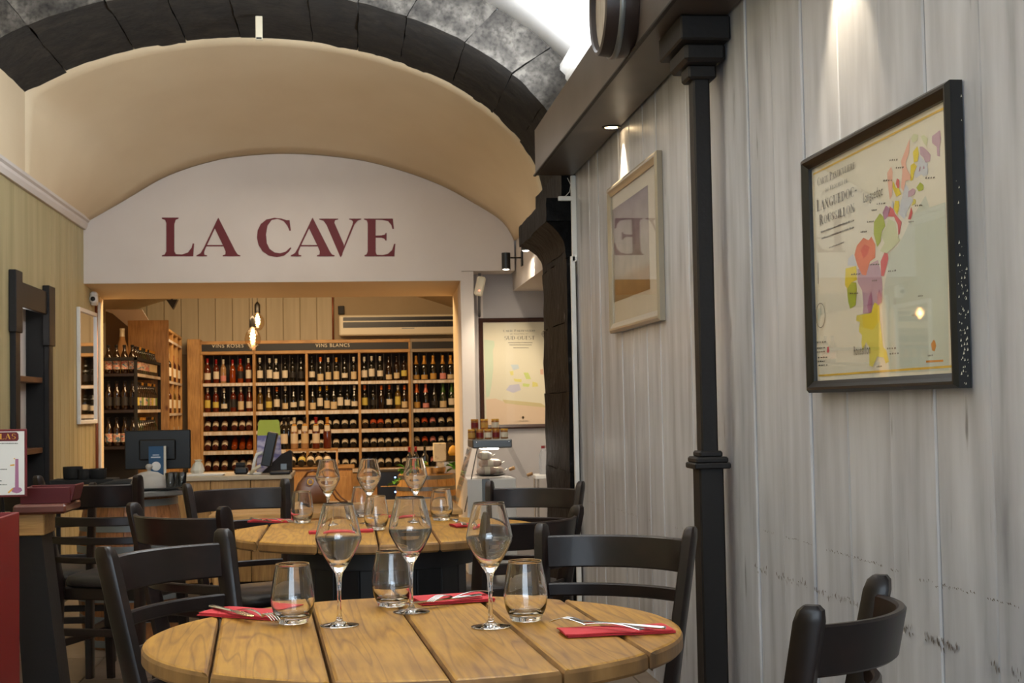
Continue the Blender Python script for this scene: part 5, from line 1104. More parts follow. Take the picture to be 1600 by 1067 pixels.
oc = [(math.copysign(abs(math.cos(a))**.6, math.cos(a)), math.copysign(abs(math.sin(a))**.6, math.sin(a))) for a in [2*PI*k/20 for k in range(20)]]; MB().sweep(fr, oc).build('body', 'leather', hb, smooth=True, ang=60)
MB().tube([(-.05, 0, .15), (-.03, -.02, .185), (0, -.03, .195), (.03, -.02, .185), (.05, 0, .15)], .007, 8).build('handle', 'leather', hb, smooth=True)
MB().tube([(.05, -.01, .15), (.09, -.05, .10), (.13, -.07, .03), (.16, -.06, .006), (.2, -.05, .005), (.17, -.01, .03), (.12, .0, .10)], .005, 6).build('strap', 'leather', hb, smooth=True); MB().lathe([(.014, -.003), (.02, -.003), (.02, .003), (.014, .003)], 16, M=Matrix.Translation((-.02, -.055, .13)) @ Matrix.Rotation(PI/2, 4, 'X'), close=True).build('ring', 'gold', hb, smooth=True)
# ================================================================ BOTTLES
def bottle_profile(kind):
    if kind == 'bordeaux': P = [(.0001, .004), (.030, 0), (.0355, .002), (.037, .008), (.037, .185), (.035, .200), (.025, .218), (.0165, .230), (.0145, .245), (.0140, .295), (.0155, .297), (.0155, .305), (.0130, .307), (.0001, .307)]
    elif kind == 'burgundy': P = [(.0001, .004), (.032, 0), (.038, .002), (.0395, .008), (.0395, .150), (.036, .178), (.026, .208), (.018, .235), (.0150, .262), (.0145, .292), (.0158, .294), (.0158, .302), (.0130, .304), (.0001, .304)]
    elif kind == 'champagne': P = [(.0001, .006), (.034, 0), (.042, .003), (.0435, .010), (.0435, .150), (.038, .185), (.027, .220), (.018, .250), (.0155, .275), (.0165, .288), (.0175, .292), (.0175, .310), (.014, .316), (.0001, .316)]
    else: P = [(.0001, .003), (.026, 0), (.030, .002), (.0315, .006), (.0315, .135), (.028, .155), (.018, .180), (.014, .195), (.013, .225), (.0142, .227), (.0142, .238), (.0001, .239)]
    return P
def strip(P, z0, z1, off, seg=14, a0=0, a1=2*PI):
    """a sleeve following the profile between z0 and z1"""
    def rad(z):
        for (r, a), (r2, b_) in zip(P[2:], P[3:]):
            if a <= z <= b_: return r+(r2-r)*(z-a)/(b_-a+1e-9)
        return P[-2][0]
    zs = [z0]+[z for _, z in P if z0 < z < z1]+[z1]; mb = MB(); n = seg; vs = []; fs = []
    for i in range(n+1):
        a = a0+(a1-a0)*i/n
        for z in zs: r = rad(z)+off; vs.append((r*math.cos(a), r*math.sin(a), z))
    m_ = len(zs)
    for i in range(n):
        for k in range(m_-1): fs.append((i*m_+k, (i+1)*m_+k, (i+1)*m_+k+1, i*m_+k+1))
    return mb.add(vs, fs)
BM = {}
GL = {'dark': rgb(14, 16, 12), 'green': rgb(30, 44, 22), 'rose': rgb(96, 34, 18), 'gold': rgb(96, 72, 26), 'amber': rgb(140, 58, 14), 'red': rgb(70, 14, 12), 'pale': rgb(170, 132, 92), 'brown': rgb(34, 18, 10)}
for k_, c_ in GL.items(): MT['gl_'+k_] = flat('bottle_'+k_, c_, .08, coat=.5)
LB = {'white': rgb(226, 214, 190), 'cream': rgb(214, 192, 150), 'yellow': rgb(210, 190, 90), 'black': rgb(40, 36, 34), 'orange': rgb(200, 90, 50), 'green': rgb(120, 140, 70), 'pink': rgb(214, 140, 130), 'goldl': rgb(196, 150, 70)}
for k_, c_ in LB.items(): MT['lb_'+k_] = flat('label_'+k_, c_, .6)
MT['lb_pattern'] = noisy('label_pattern', [(.40, rgb(210, 196, 170)), (.46, rgb(180, 70, 60)), (.54, rgb(210, 200, 180)), (.6, rgb(70, 100, 120))], scale=(2, 2, 3), ns=14, detail=2, rough=.6, bump=0)
CP = {'red': rgb(150, 20, 24), 'white': rgb(220, 212, 190), 'gold': rgb(200, 140, 50), 'orange': rgb(214, 110, 40), 'black': rgb(20, 18, 18), 'yellow': rgb(220, 170, 40), 'pink': rgb(214, 120, 96), 'green': rgb(60, 96, 30), 'none': None}
for k_, c_ in CP.items():
    if c_: MT['cp_'+k_] = flat('capsule_'+k_, c_, .35, .2)
def bmesh_(kind, glass): 
    k = ('b', kind, glass)
    if k not in BM: BM[k] = MB().lathe(bottle_profile(kind), 14, cap=False).mesh('bottle', 'gl_'+glass, smooth=True, ang=60)
    return BM[k]
LZS = {'bordeaux': (.055, .15), 'burgundy': (.045, .125), 'champagne': (.04, .115), 'beer': (.035, .105)}
def lmesh(kind, lab, low=0, tall=1):
    k = ('l', kind, lab, low, tall)
    if k not in BM: a, b_ = LZS[kind]; BM[k] = strip(bottle_profile(kind), a-low*.03, (a+(b_-a)*tall)-low*.03, .0007, 10, -PI/2-1.25, -PI/2+1.25).mesh('label', 'lb_'+lab, smooth=True)
    return BM[k]
def cmesh(kind, cap):
    P = bottle_profile(kind); k = ('c', kind, cap); z1 = P[-2][1]; z0 = {'bordeaux': .252, 'burgundy': .250, 'champagne': .205, 'beer': .215}[kind]
    if k not in BM: mb = strip(P, z0, z1, .0008, 12); mb.lathe([(P[-2][0]+.0008, z1), (.0001, z1+.001)], 12, cap=False); BM[k] = mb.mesh('capsule', 'cp_'+cap, smooth=True)
    return BM[k]
def bottle(loc, kind, glass, lab, cap, label, group, low=0, tall=1, rot=None, sc=1, neck=None, cat='bottle'):
    o = bpy.data.objects.new({'beer': 'beer_bottle', 'champagne': 'champagne_bottle'}.get(kind, 'wine_bottle'), bmesh_(kind, glass)); COL.objects.link(o); o.location = loc
    if rot: o.rotation_euler = rot
    if sc != 1: o.scale = (sc,)*3
    if lab and lab != 'none': l_ = bpy.data.objects.new('label', lmesh(kind, lab, low, tall)); COL.objects.link(l_); l_.parent = o
    if cap and cap != 'none': c_ = bpy.data.objects.new('capsule', cmesh(kind, cap)); COL.objects.link(c_); c_.parent = o
    return tag(o, label, cat, group)
# ================================================================ BACK SHELVING
YS = 18.38; dS = .36; yb_ = YS+dS-.01
def zpx(py, px=500, Y=YS): return at(px, py, Y=Y).z
boards = [(596, 601), (641, 647), (671, 677), (701, 707), (733, 739)]; BZ = [(zpx(a), zpx(b_)) for a, b_ in boards]
ztopS = zpx(531); zh0, zh1 = zpx(547), zpx(536); zf = zpx(552)
bays = [(317, 395), (399.5, 477.5), (481.5, 560), (564, 638.5), (645.5, 716)]
units = [('rose_wine_shelving', [0], 'oak', 'oak shelving bay of rosé wines under the VINS ROSÉS sign'), ('white_wine_shelving', [1, 2, 3], 'oak', 'wide oak shelving of white wines under the VINS BLANCS sign'), ('champagne_shelving', [4], 'taupe', 'grey-brown shelving bay of foil-topped bottles at the right end')]
MT['taupe'] = flat('taupe', rgb(150, 134, 112), .5)
def xpx(px, Y=YS): return at(px, 620, Y=Y).x
HZ = 'oak_h'
for nm, bs, mat, lb in units:
    xa = xpx(bays[bs[0]][0]-(4 if bs[0] == 0 else 2)); xb = xpx(bays[bs[-1]][1]+(2 if bs[-1] < 4 else 2)); 
    if nm == 'rose_wine_shelving': xb = xpx(397.3)
    if nm == 'white_wine_shelving': xa, xb = xpx(397.5), xpx(642)
    if nm == 'champagne_shelving': xa = xpx(642.2)
    cx = (xa+xb)/2; t = empty(nm, (cx, YS, 0), 0, lb, 'shelving', 'wine shelving along the back wall'); mh = mat if mat == 'taupe' else 'oak_h'
    MB().box(xa-cx, xb-cx, dS-.012, dS, 0, ztopS).build('back_panel', 'shelf_back', t)
    ups = [(xa, xpx(bays[bs[0]][0]))]+[(xpx(bays[i][1]), xpx(bays[i+1][0])) for i in bs[:-1]]+[(xpx(bays[bs[-1]][1]), xb)]
    for a, b_ in ups: MB().rbox(a-cx, b_-cx, .0, dS-.013, 0, zf, .003).build('upright', mat, t)
    MB().rbox(xa-cx, xb-cx, .0, dS-.013, zf+.001, zh0, .003).build('rail', mh, t); MB().rbox(xa-cx, xb-cx, .0, dS-.013, zh1, ztopS, .003).build('rail', mh, t)
    for a, b_ in ((xa, xa+.02), (xb-.02, xb)): MB().rbox(a-cx, b_-cx, 0, dS-.013, zh0+.0005, zh1-.0005, .002).build('header_end', mat, t)
    MB().box(xa-cx+.0205, xb-cx-.0205, .006, .02, zh0+.001, zh1-.001).build('header', 'blackboard', t)
    for i in bs:
        a, b_ = xpx(bays[i][0])-cx+.001, xpx(bays[i][1])-cx-.001
        for z1, z0 in BZ:
            MB().rbox(a, b_, .006, dS-.013, z0+.01, z1, .002).build('shelf', mat if mat == 'taupe' else 'oak_h', t)
            MB().box(a, b_, .0, .005, z0, z1-.004).build('price_rail', 'price_rail', t)
        MB().rbox(a, b_, .02, .03, .02, BZ[-1][1]-.01, .003).build('plinth_panel', mat, t)
        for k in range(1, 6):
            x_ = a+(b_-a)*k/6; 
            for r in (0, 1): MB().box(x_-.003, x_+.003, dS-.03, dS-.0125, BZ[r][0]+.001, (zf if r == 0 else BZ[0][1])-.001).build('divider', 'taupe', t)
    if nm == 'rose_wine_shelving':
        p = at(331, 543.8, Y=YS); q = at(380.5, 543.8, Y=YS); sans('VINS ROSÉS', (1, 0, 0), (0, 0, 1), (p.x-cx, .0045, at(331, 543.3, Y=YS).z), zpx(537.5)-zpx(543.3), 'lettering', 'paper_label', t, q.x-p.x)
    if nm == 'white_wine_shelving':
        p = at(493, 543, Y=YS); q = at(546.5, 543, Y=YS); sans('VINS BLANCS', (1, 0, 0), (0, 0, 1), (p.x-cx, .0045, at(500, 542.3, Y=YS).z), zpx(536.5)-zpx(542.3), 'lettering', 'paper_label', t, q.x-p.x)
bayname = ['the rosé wine bay', 'the left VINS BLANCS bay', 'the middle VINS BLANCS bay', 'the right VINS BLANCS bay', 'the champagne bay']
rowname = ['top shelf', 'second shelf', 'third shelf', 'fourth shelf', 'fifth shelf']
R1_ = [[(81, 'rose', 'white', 'red'), (171, 'rose', 'white', 'red'), (240, 'pale', 'pink', 'white'), (329, 'amber', 'none', 'red'), (404, 'amber', 'black', 'red'), (482, 'rose', 'white', 'white')],
       [(590, 'dark', 'white', 'white'), (685, 'dark', 'white', 'white'), (748, 'dark', 'white', 'white'), (834, 'dark', 'white', 'black'), (907, 'dark', 'black', 'none'), (988, 'dark', 'black', 'none')],
       [(1092, 'dark', 'white', 'none'), (1175, 'dark', 'cream', 'orange'), (1250, 'dark', 'cream', 'white'), (1328, 'dark', 'cream', 'gold'), (1408, 'dark', 'white', 'none'), (1495, 'dark', 'cream', 'white')]]
R2_ = [[(85, 'rose', 'yellow', 'white'), (165, 'rose', 'yellow', 'white'), (245, 'dark', 'white', 'white'), (333, 'rose', 'black', 'white'), (407, 'rose', 'cream', 'white'), (488, 'rose', 'white', 'white')],
       [(592, 'gold', 'cream', 'white'), (675, 'gold', 'yellow', 'white'), (752, 'dark', 'white', 'orange'), (834, 'dark', 'cream', 'white'), (913, 'dark', 'white', 'none'), (998, 'dark', 'white', 'black')],
       [(1097, 'dark', 'cream', 'none'), (1168, 'dark', 'white', 'yellow'), (1233, 'dark', 'cream', 'yellow'), (1300, 'dark', 'cream', 'none'), (1363, 'dark', 'white', 'none'), (1430, 'dark', 'white', 'none'), (1498, 'dark', 'white', 'white')]]
R1b = [[(78, 'dark', 'white', 'white'), (203, 'dark', 'white', 'white'), (330, 'dark', 'white', 'white'), (462, 'brown', 'cream', 'none'), (580, 'brown', 'cream', 'none'), (713, 'brown', 'yellow', 'black')],
       [(875, 'dark', 'goldl', 'gold'), (1000, 'dark', 'goldl', 'gold'), (1135, 'dark', 'goldl', 'gold'), (1280, 'dark', 'pink', 'gold'), (1400, 'dark', 'cream', 'gold')]]
R2b = [[(90, 'dark', 'yellow', 'orange'), (222, 'dark', 'black', 'none'), (345, 'brown', 'none', 'orange'), (465, 'dark', 'white', 'orange'), (595, 'gold', 'yellow', 'white'), (715, 'brown', 'cream', 'orange')],
       [(880, 'dark', 'goldl', 'orange'), (1017, 'dark', 'pink', 'pink'), (1150, 'dark', 'black', 'black'), (1280, 'green', 'cream', 'green'), (1410, 'green', 'white', 'green')]]
gname = {'rose': 'rosé', 'pale': 'pale rosé', 'amber': 'amber', 'dark': 'dark', 'gold': 'golden', 'brown': 'brown', 'green': 'green', 'red': 'red', }
def desc(g, l_, c): return f"{gname[g]} bottle"+(f" with {c} capsule" if c != 'none' else '')
for r, (RA_, RB_) in enumerate(((R1_, R1b), (R2_, R2b))):
    for b_, row in enumerate(RA_+RB_):
        for i, (cxp, g, l_, c) in enumerate(row):
            px = 310+cxp/6.154 if b_ < 3 else 560+cxp/9.7
            kind = 'champagne' if b_ == 4 else ('bordeaux' if (i+b_+r) % 3 else 'burgundy'); yy = YS+.10+random.uniform(0, .02)
            bottle((min(max(at(px, 590, Y=yy).x, xpx(bays[b_][0])+.048), xpx(bays[b_][1])-.048), yy, BZ[r][0]+.0006), kind, g, l_, c, f"{desc(g, l_, c)}, {ORD[i]} from left, {rowname[r]} of {bayname[b_]}", f"bottles standing on the {rowname[r]} of {bayname[b_]}", low=(l_ in ('cream', 'goldl', 'pink')), tall=random.choice((.75, 1, 1.1)), rot=(0, 0, random.uniform(-.25, .25)), sc=random.uniform(.97, 1.03) if b_ < 4 else .99)
# reclining bottles
tilt = math.radians(63)
bx_ = [[(323, 0), (336, 0), (350, 0), (366, 0), (378, 0), (389, 0)], [(407, 0), (419, 0), (431, 0), (443, 0), (456, 0), (469, 0)], [(489, 0), (501, 0), (513, 0), (525, 0), (539, 0), (552, 0)], [(571, 0), (584, 0), (595, 0), (607, 0), (620, 0), (632, 0)], [(651, 0), (664, 0), (677, 0), (690, 0), (704, 0)]]
for r in (2, 3, 4):
    for b_, row in enumerate(bx_):
        for i, (px, _) in enumerate(row):
            g = 'dark'; l_ = 'white'
            if b_ == 0: g = 'red' if r == 2 or i < 3 else 'amber'; l_ = 'white' if not (r == 3 and i >= 3) else 'none'
            if r == 4 and b_ == 0: g = 'red'
            if b_ == 3 and r == 2: g = 'brown'; l_ = 'orange' if i in (1, 2) else 'cream'
            if b_ == 4: l_ = ('cream', 'orange', 'pink', 'white', 'cream')[i]
            kind = 'burgundy' if b_ in (1, 2, 3) else 'bordeaux'; rr = bottle_profile(kind)[4][0]; yy = YS+.035+rr*math.cos(tilt)
            nm = {'dark': 'dark', 'red': 'ruby rosé', 'amber': 'amber rosé', 'brown': 'brown'}[g]
            bottle((min(max(at(px+random.uniform(-.4, .4), 670, Y=yy).x, xpx(bays[b_][0])+.045), xpx(bays[b_][1])-.045), yy, BZ[r][0]+.0008+rr*math.sin(tilt)), kind, g, l_, 'none', f"{nm} bottle reclining, {ORD[i]} from left, {rowname[r]} of {bayname[b_]}", f"bottles reclining on the {rowname[r]} of {bayname[b_]}", rot=(-tilt, 0, 0), tall=1.15, low=1)
# oak end panel beside the rosé bay
xa, xb = xpx(293), xpx(313)-.002; o = MB().rbox(xa, xb, YS-.01, YS+dS, 0, zpx(530, 300), .004).build('tall_end_panel', 'oak'); tag(o, 'tall plain oak end panel left of the rosé bay', 'panel')
# ================================================================ OAK SIDE SHELVING (left, receding)
XO = -2.032; YO0, YO1 = 15.62, 18.34
t = empty('oak_side_shelving', (XO, (YO0+YO1)/2, 0), 0, 'oak shelving receding along the left side of the wine room', 'shelving'); t.rotation_euler.z = .0416; cy = (YO0+YO1)/2; zt0 = at(276, 522, Y=17.6).z
MB().box(-.33, -.32, YO0-cy, YO1-cy, 0, zt0).build('back_panel', 'oak', t); ny = 4; dy_ = (YO1-YO0)/ny
for k in range(ny+1): y_ = YO0-cy+(YO1-YO0-.03)*k/ny; MB().rbox(-.319, 0, y_, y_+.03, 0, zt0-.03, .003).build('upright', 'oak', t)
MB().rbox(-.32, .0, YO0-cy, YO1-cy, zt0-.029, zt0, .003).build('top_board', 'oak', t)
sz = [at(278, 537, Y=17.6).z, BZ[0][0], BZ[1][0], BZ[3][0], BZ[4][0]-.1]
for z_ in sz:
    for k in range(ny): y_ = YO0-cy+(YO1-YO0-.03)*k/ny+.031; MB().rbox(-.319, -.006, y_, y_+dy_-.04, z_-.025, z_, .002).build('shelf', 'oak', t); MB().box(-.005, 0, y_, y_+dy_-.04, z_-.03, z_-.002).build('price_rail', 'price_rail', t)
c = 0
for r, z_ in enumerate(sz[1:4]):
    for k in range(ny):
        for q in (0, 1):
            y_ = YO0+(YO1-YO0)*(k+.32+.38*q)/ny; g, l_, cc = random.choice((('rose', 'white', 'white'), ('dark', 'white', 'white'), ('red', 'white', 'red'), ('gold', 'cream', 'gold')))
            bottle((XO-.045-(y_-cy)*.0416, y_, z_+.0006), 'bordeaux', g, l_, cc, f"{gname[g]} bottle, {ORD[k*2+q]} from the front, {('upper', 'middle', 'lower')[r]} row of the oak side shelving", f"bottles in the {('upper', 'middle', 'lower')[r]} row of the oak side shelving", rot=(0, 0, PI/2-.4+random.uniform(-.3, .3)), sc=1.03)
# oak board on end of the side shelving
p, q = at(200, 560, Y=15.54), at(263, 500, Y=15.54); o = MB().rbox(p.x, q.x, 15.54, 15.58, 0, q.z, .004).build('oak_end_board', 'oak'); tag(o, 'tall oak board closing the near end of the side shelving', 'panel')
# dark timber panel and sloping white board at far left, above the black shelving
MT['dull_brown'] = flat('dull_brown', rgb(120, 96, 70), .6)
p, q = at(150, 560, Y=15.9), at(201, 500, Y=15.9); pts = [at(165, 560, Y=16.2), at(165, 486, Y=16.2), at(176, 490, Y=16.2), at(201, 508, Y=16.2), at(201, 560, Y=16.2)]
o = MB().prism([(v.x, v.z) for v in pts], (1, 0, 0), (0, 0, 1), (0, 16.2, 0), (0, 1, 0), .03); v0 = at(201, 560, Y=16.2); o = o.box(at(165, 560, Y=16.2).x, v0.x, 16.2, 16.23, 0, v0.z).build('brown_gable_panel', 'dull_brown'); tag(o, 'brown panel with a sloping top behind the black shelving', 'panel')
# ================================================================ BLACK SHELVING (left)
XB = -1.985; YB0, YB1 = 13.8, 15.5; XB0 = -2.75
t = empty('black_shelving', ((XB+XB0)/2, YB0, 0), 0, 'black double-sided shelving of beer bottles at the left of the wine room', 'shelving'); cx = (XB+XB0)/2
fz = [at(200, 583, Y=YB0).z, at(200, 640, Y=YB0).z, at(200, 697, Y=YB0).z]; ztb = at(200, 558, Y=YB0).z
for x_ in (XB0-cx, XB-cx-.03):
    for y_ in (0, YB1-YB0-.03): MB().rbox(x_, x_+.03, y_, y_+.03, 0, ztb, .003).build('upright', 'black_matt', t)
MB().box(-.01, .01, .2, YB1-YB0-.02, 0, fz[0]-.031).build('centre_panel', 'black_matt', t)
MB().box(XB0-cx+.031, XB-cx-.031, .19, .199, 0, fz[0]-.031).build('end_panel', 'black_matt', t)
for z_ in fz+[.25]:
    MB().rbox(XB0-cx+.0, XB-cx-.0, -.0, .189, z_-.03, z_, .003).build('shelf', 'darkwood', t) if 0 else MB().rbox(XB0-cx+.031, XB-cx-.031, .0, .189, z_-.03, z_, .003).build('shelf', 'darkwood', t)
    MB().rbox(-.2 if z_ == fz[0] else .011, XB-cx-.006, .2, YB1-YB0-.031, z_-.03, z_, .003).build('shelf', 'black_matt', t); MB().box(XB-cx-.005, XB-cx, .031, YB1-YB0-.031, z_-.03, z_-.001).build('price_rail', 'price_rail', t)
MB().rbox(XB0-cx, XB-cx, 0, .028, ztb-.03, ztb, .003).build('top_rail', 'black_matt', t)
for r, z_ in enumerate(fz):
    for i in range(4):
        px = (169.5, 182, 194.5, 207)[i]; bottle((at(px, 570, Y=YB0+.09).x, YB0+.09, z_+.0006), 'beer', 'brown', 'lb' and ('pattern' if r != 1 else 'black'), 'black', f"brown beer bottle, {ORD[i]} from left, {('upper', 'middle', 'lower')[r]} row on the end of the black shelving", f"beer bottles, {('upper', 'middle', 'lower')[r]} row on the end of the black shelving", sc=1.13)
    for i in range(10):
        y_ = YB0+.25+i*.14; l_ = random.choice(('pattern', 'orange', 'green', 'white', 'yellow')) if r else ('pattern' if i < 6 else random.choice(('white', 'yellow', 'cream')))
        bottle((XB-.05, y_, z_+.0006), 'beer', random.choice(('brown', 'dark', 'brown', 'green')), l_, random.choice(('black', 'none', 'gold')), f"beer bottle with {l_.replace('pattern', 'patterned')} label, {ORD[i]} from the front, {('upper', 'middle', 'lower')[r]} row, side of the black shelving", f"beer bottles, {('upper', 'middle', 'lower')[r]} row on the side of the black shelving", rot=(0, 0, PI/2-.5), sc=1.1)
p = at(190.5, 543, Y=YB0+1.2)
t2 = MB().box(0, .01, 0, .01, 0, .01); 
zt_b = ztb+.001; MB().rbox(XB-cx-.012, XB-cx, .029, YB1-YB0-.031, ztb-.03, ztb, .003).build('top_rail', 'black_matt', t)
o = bottle((at(191, 540, Y=YB0+.9).x, YB0+.9, fz[0]+.001), 'burgundy', 'pale', 'yellow', 'white', 'tall pale magnum bottle rising above the black shelving', None, sc=1.55, low=1)
# cardboard box beside monitor
p = at(185, 741, Y=12.4); 
# ================================================================ AIR CONDITIONER
a0, a1 = at(530, 524, Y=18.4), at(725, 490, Y=18.4)
ac = empty('air_conditioner', ((a0.x+a1.x)/2, CY1-.001, a0.z), 0, 'long cream air conditioner on the back wall above the shelving', 'air conditioner'); hw = (a1.x-a0.x)/2; H_ = a1.z-a0.z
MB().rbox(-hw, hw, -.28, -.001, 0, H_, .015).build('casing', 'cream_plastic', ac); MB().box(-hw+.05, hw-.05, -.283, -.279, H_*.72, H_*.90).build('intake_slot', 'black', ac); MB().box(-hw+.05, hw-.05, -.283, -.279, H_*.38, H_*.66).build('outlet_slot', 'black', ac)
for k in range(26): x_ = -hw+.1+k*(2*hw-.2)/25; MB().box(x_-.003, x_+.003, -.286, -.2835, H_*.43, H_*.65).build('louvre', 'darkwood', ac)
MB().box(.0, .16, -.2835, -.28, H_*.30, H_*.34).build('badge', 'grey_metal', ac)
p = at(533, 483, Y=18.6); o = MB().rbox(-.04, .04, -.04, 0, -.06, .05, .006).build('sensor_box', 'iron', loc=(p.x, CY1-.001, p.z)); tag(o, 'small dark box on the back wall above the air conditioner', 'box')
o = MB().tube([(at(520, 480, Y=CY1).x, CY1-.03, ztopS+.0), (at(520, 480, Y=CY1).x, CY1-.03, 2.85)], .012, 8).build('wall_pipe', 'copper', smooth=True); tag(o, 'dark vertical pipe left of the air conditioner', 'pipe')
# ================================================================ PENDANT BULBS
for i, (px, ys, yf, ybt, Y, lb) in enumerate(((394.5, 495, 512, 547, 12.6, 'lower and nearer bare filament bulb hanging in the opening'), (402, 473, 490, 517, 13.6, 'higher and further bare filament bulb hanging in the opening'))):
    p = at(px, ys, Y=Y); zs, zf_, zb_ = at(px, ys, Y=Y).z, at(px, yf, Y=Y).z, at(px, ybt, Y=Y).z; R_ = 12.5/F*Y if i == 0 else 11/F*Y
    t = empty('pendant_bulb', (p.x, Y, zb_), 0, lb, 'lamp', 'bare filament bulbs'); h = zf_-zb_
    MB().lathe([(.0001, 0), (R_*.5, h*.06), (R_*.9, h*.3), (R_, h*.5), (R_*.85, h*.74), (R_*.42, h*.96), (R_*.32, h*1.03)], 20, cap=False).build('bulb', 'bulb_glass', t, smooth=True); blb = t.children[-1] if t.children else t
    hs = zs-zb_; MB().lathe([(R_*.33, h*1.0), (R_*.40, h*1.02), (R_*.40, hs*.93), (R_*.2, hs), (.004, hs+.01)], 16).build('socket', 'black', t, smooth=True, ang=50)
    MB().tube([(0, 0, hs), (0, 0, 2.93-zb_)], .003, 6).build('cord', 'black', t)
    mb = MB()
    for k in range(0):
        a = 2*PI*k/6; mb.tube([(.012*math.cos(a), .012*math.sin(a), h*.28), (.016*math.cos(a+.5), .016*math.sin(a+.5), h*.9)], .0035, 5)
    MB().tube([(.02*math.cos(a)*math.sin(PI*min(1, max(0, a/(10*PI)))), .02*math.sin(a)*math.sin(PI*min(1, a/(10*PI))), h*(.95-.68*a/(10*PI))) for a in [10*PI*k/60 for k in range(61)]], .005, 5).build('filament', 'filament', t, smooth=True)
    point('bulb_light', (p.x, Y, zb_+h*.6), 5, (1, .66, .34), .03)
# ================================================================ SPOTS AND SENSOR BESIDE THE PASSAGE
for px, py0, py1, Y, lb in ((790.5, 395, 421, 10.6, 'small black cylinder spotlight nearest the lettered wall'), (821, 362, 392, 9.9, 'small black cylinder spotlight half hidden by the stone capital')):
    a = at(px, py0, Y=Y); b_ = at(px, py1, Y=Y); t = empty('cylinder_spotlight', (bx-.0005, Y, b_.z), 0, lb, 'spotlight', 'black cylinder spotlights'); dx = a.x-bx; h = a.z-b_.z
    MB().lathe([(.028, .006), (.031, 0), (.033, 0), (.033, h), (.0001, h)], 20, o=(dx, 0, 0), cap=False).build('barrel', 'black', t, smooth=True, ang=40)
    MB().lathe([(.0001, -.003), (.018, -.002), (.0275, .003)], 20, o=(dx, 0, 0), cap=False).build('lens', 'glow_white', t)
    MB().tube([(dx+.03, 0, h*.7), (-.005, 0, h*.7)], .006, 6).build('arm', 'black', t); MB().rbox(-.012, -.001, -.035, .035, h*.2, h*1.1, .002).build('back_plate', 'black', t)
    spot('cylinder_spot_beam', (bx+dx, Y, b_.z-.01), (bx-.05, YG, .5 if Y > 10 else .9), 34, (1, .86, .66), 85, .7, .02)
p = at(750, 446, Y=YC-.03); sn = empty('motion_sensor', (p.x, YC+.001, p.z), 0, 'tilted cream motion sensor with a small red light at the top of the pilaster', 'sensor')
MB().rbox(-.033, .033, -.06, -.01, -.075, .075, .012, M=Matrix.Rotation(.22, 4, 'Y') @ Matrix.Rotation(.15, 4, 'X')).build('case', 'cream_plastic', sn); MB().rbox(-.004, .004, -.064, -.06, -.045, -.038, .001, M=Matrix.Rotation(.22, 4, 'Y')).build('status_light', 'led_red', sn)
MB().rbox(-.012, .012, -.012, .0, -.02, .04, .002).build('mount', 'white', sn)
o = MB().tube([(at(748, 440, Y=YC+.2).x, YC+.1, LZ2-.01), (at(748, 440, Y=YC+.2).x, YC+.2, at(750, 480, Y=YC+.1).z), (at(749, 490, Y=YG-.016).x, YG-.016, at(749, 494, Y=YG-.016).z)], .012, 6).build('grey_cable', flat('grey_cable', rgb(110, 106, 104), .5), smooth=True); tag(o, 'grey cable running down between the pilaster boards to the pastel map', 'cable')
# ================================================================ WINE DISPLAY CABINET
YD = 15.0; d0, d1 = at(445, 740, Y=YD).x, at(551, 740, Y=YD).x; dz1 = at(500, 733, Y=YD).z; dzt = at(500, 701, Y=YD+.35).z
cb = empty('wine_display_cabinet', ((d0+d1)/2, YD, 0), 0, 'oak display cabinet with a sloping bottle tray, behind the counter', 'cabinet'); cx = (d0+d1)/2; hw = (d1-d0)/2
MB().rbox(-hw, hw, .012, .6, 0, dz1, .004).build('carcass', 'oak', cb)
for a, b_ in ((-hw+.01, -.005), (.005, hw-.01)):
    dr = MB().rbox(a, b_, 0, .0115, .05, dz1-.03, .003).build('door', 'oak', cb); MB().rbox(a+.05, b_-.05, -.006, -.0005, .1, dz1-.08, .003).build('door_panel', 'oak', dr)
MB().rbox(-hw-.02, hw+.02, -.02, .62, dz1+.001, dz1+.02, .004).build('worktop', 'oak_h', cb)
x1_ = at(525, 701, Y=YD+.35).x-cx
MB().rbox(-hw, x1_+.02, .25, .6, dzt-.02, dzt, .004).build('top_shelf', 'oak_h', cb)
for x_ in (-hw, x1_): MB().prism([(0, dz1+.021), (.6, dz1+.021), (.6, dzt-.021), (.25, dzt-.021)], (0, 1, 0), (0, 0, 1), (x_, 0, 0), (1, 0, 0), .018).build('cheek', 'oak', cb)
for i in range(5):
    x_ = -hw+.075+i*.092; th_ = math.radians(71); rr = .0395
    bottle((cx+x_, YD+.045+rr*math.cos(th_), dz1+.0215+rr*math.sin(th_)), 'burgundy', 'dark', ('white', 'yellow', 'white', 'cream', 'white')[i], 'none', f"dark bottle reclining in the cabinet tray, {ORD[i]} from left", 'bottles reclining in the display cabinet', rot=(-th_, 0, random.uniform(-.12, .12)), tall=1.1, low=1)
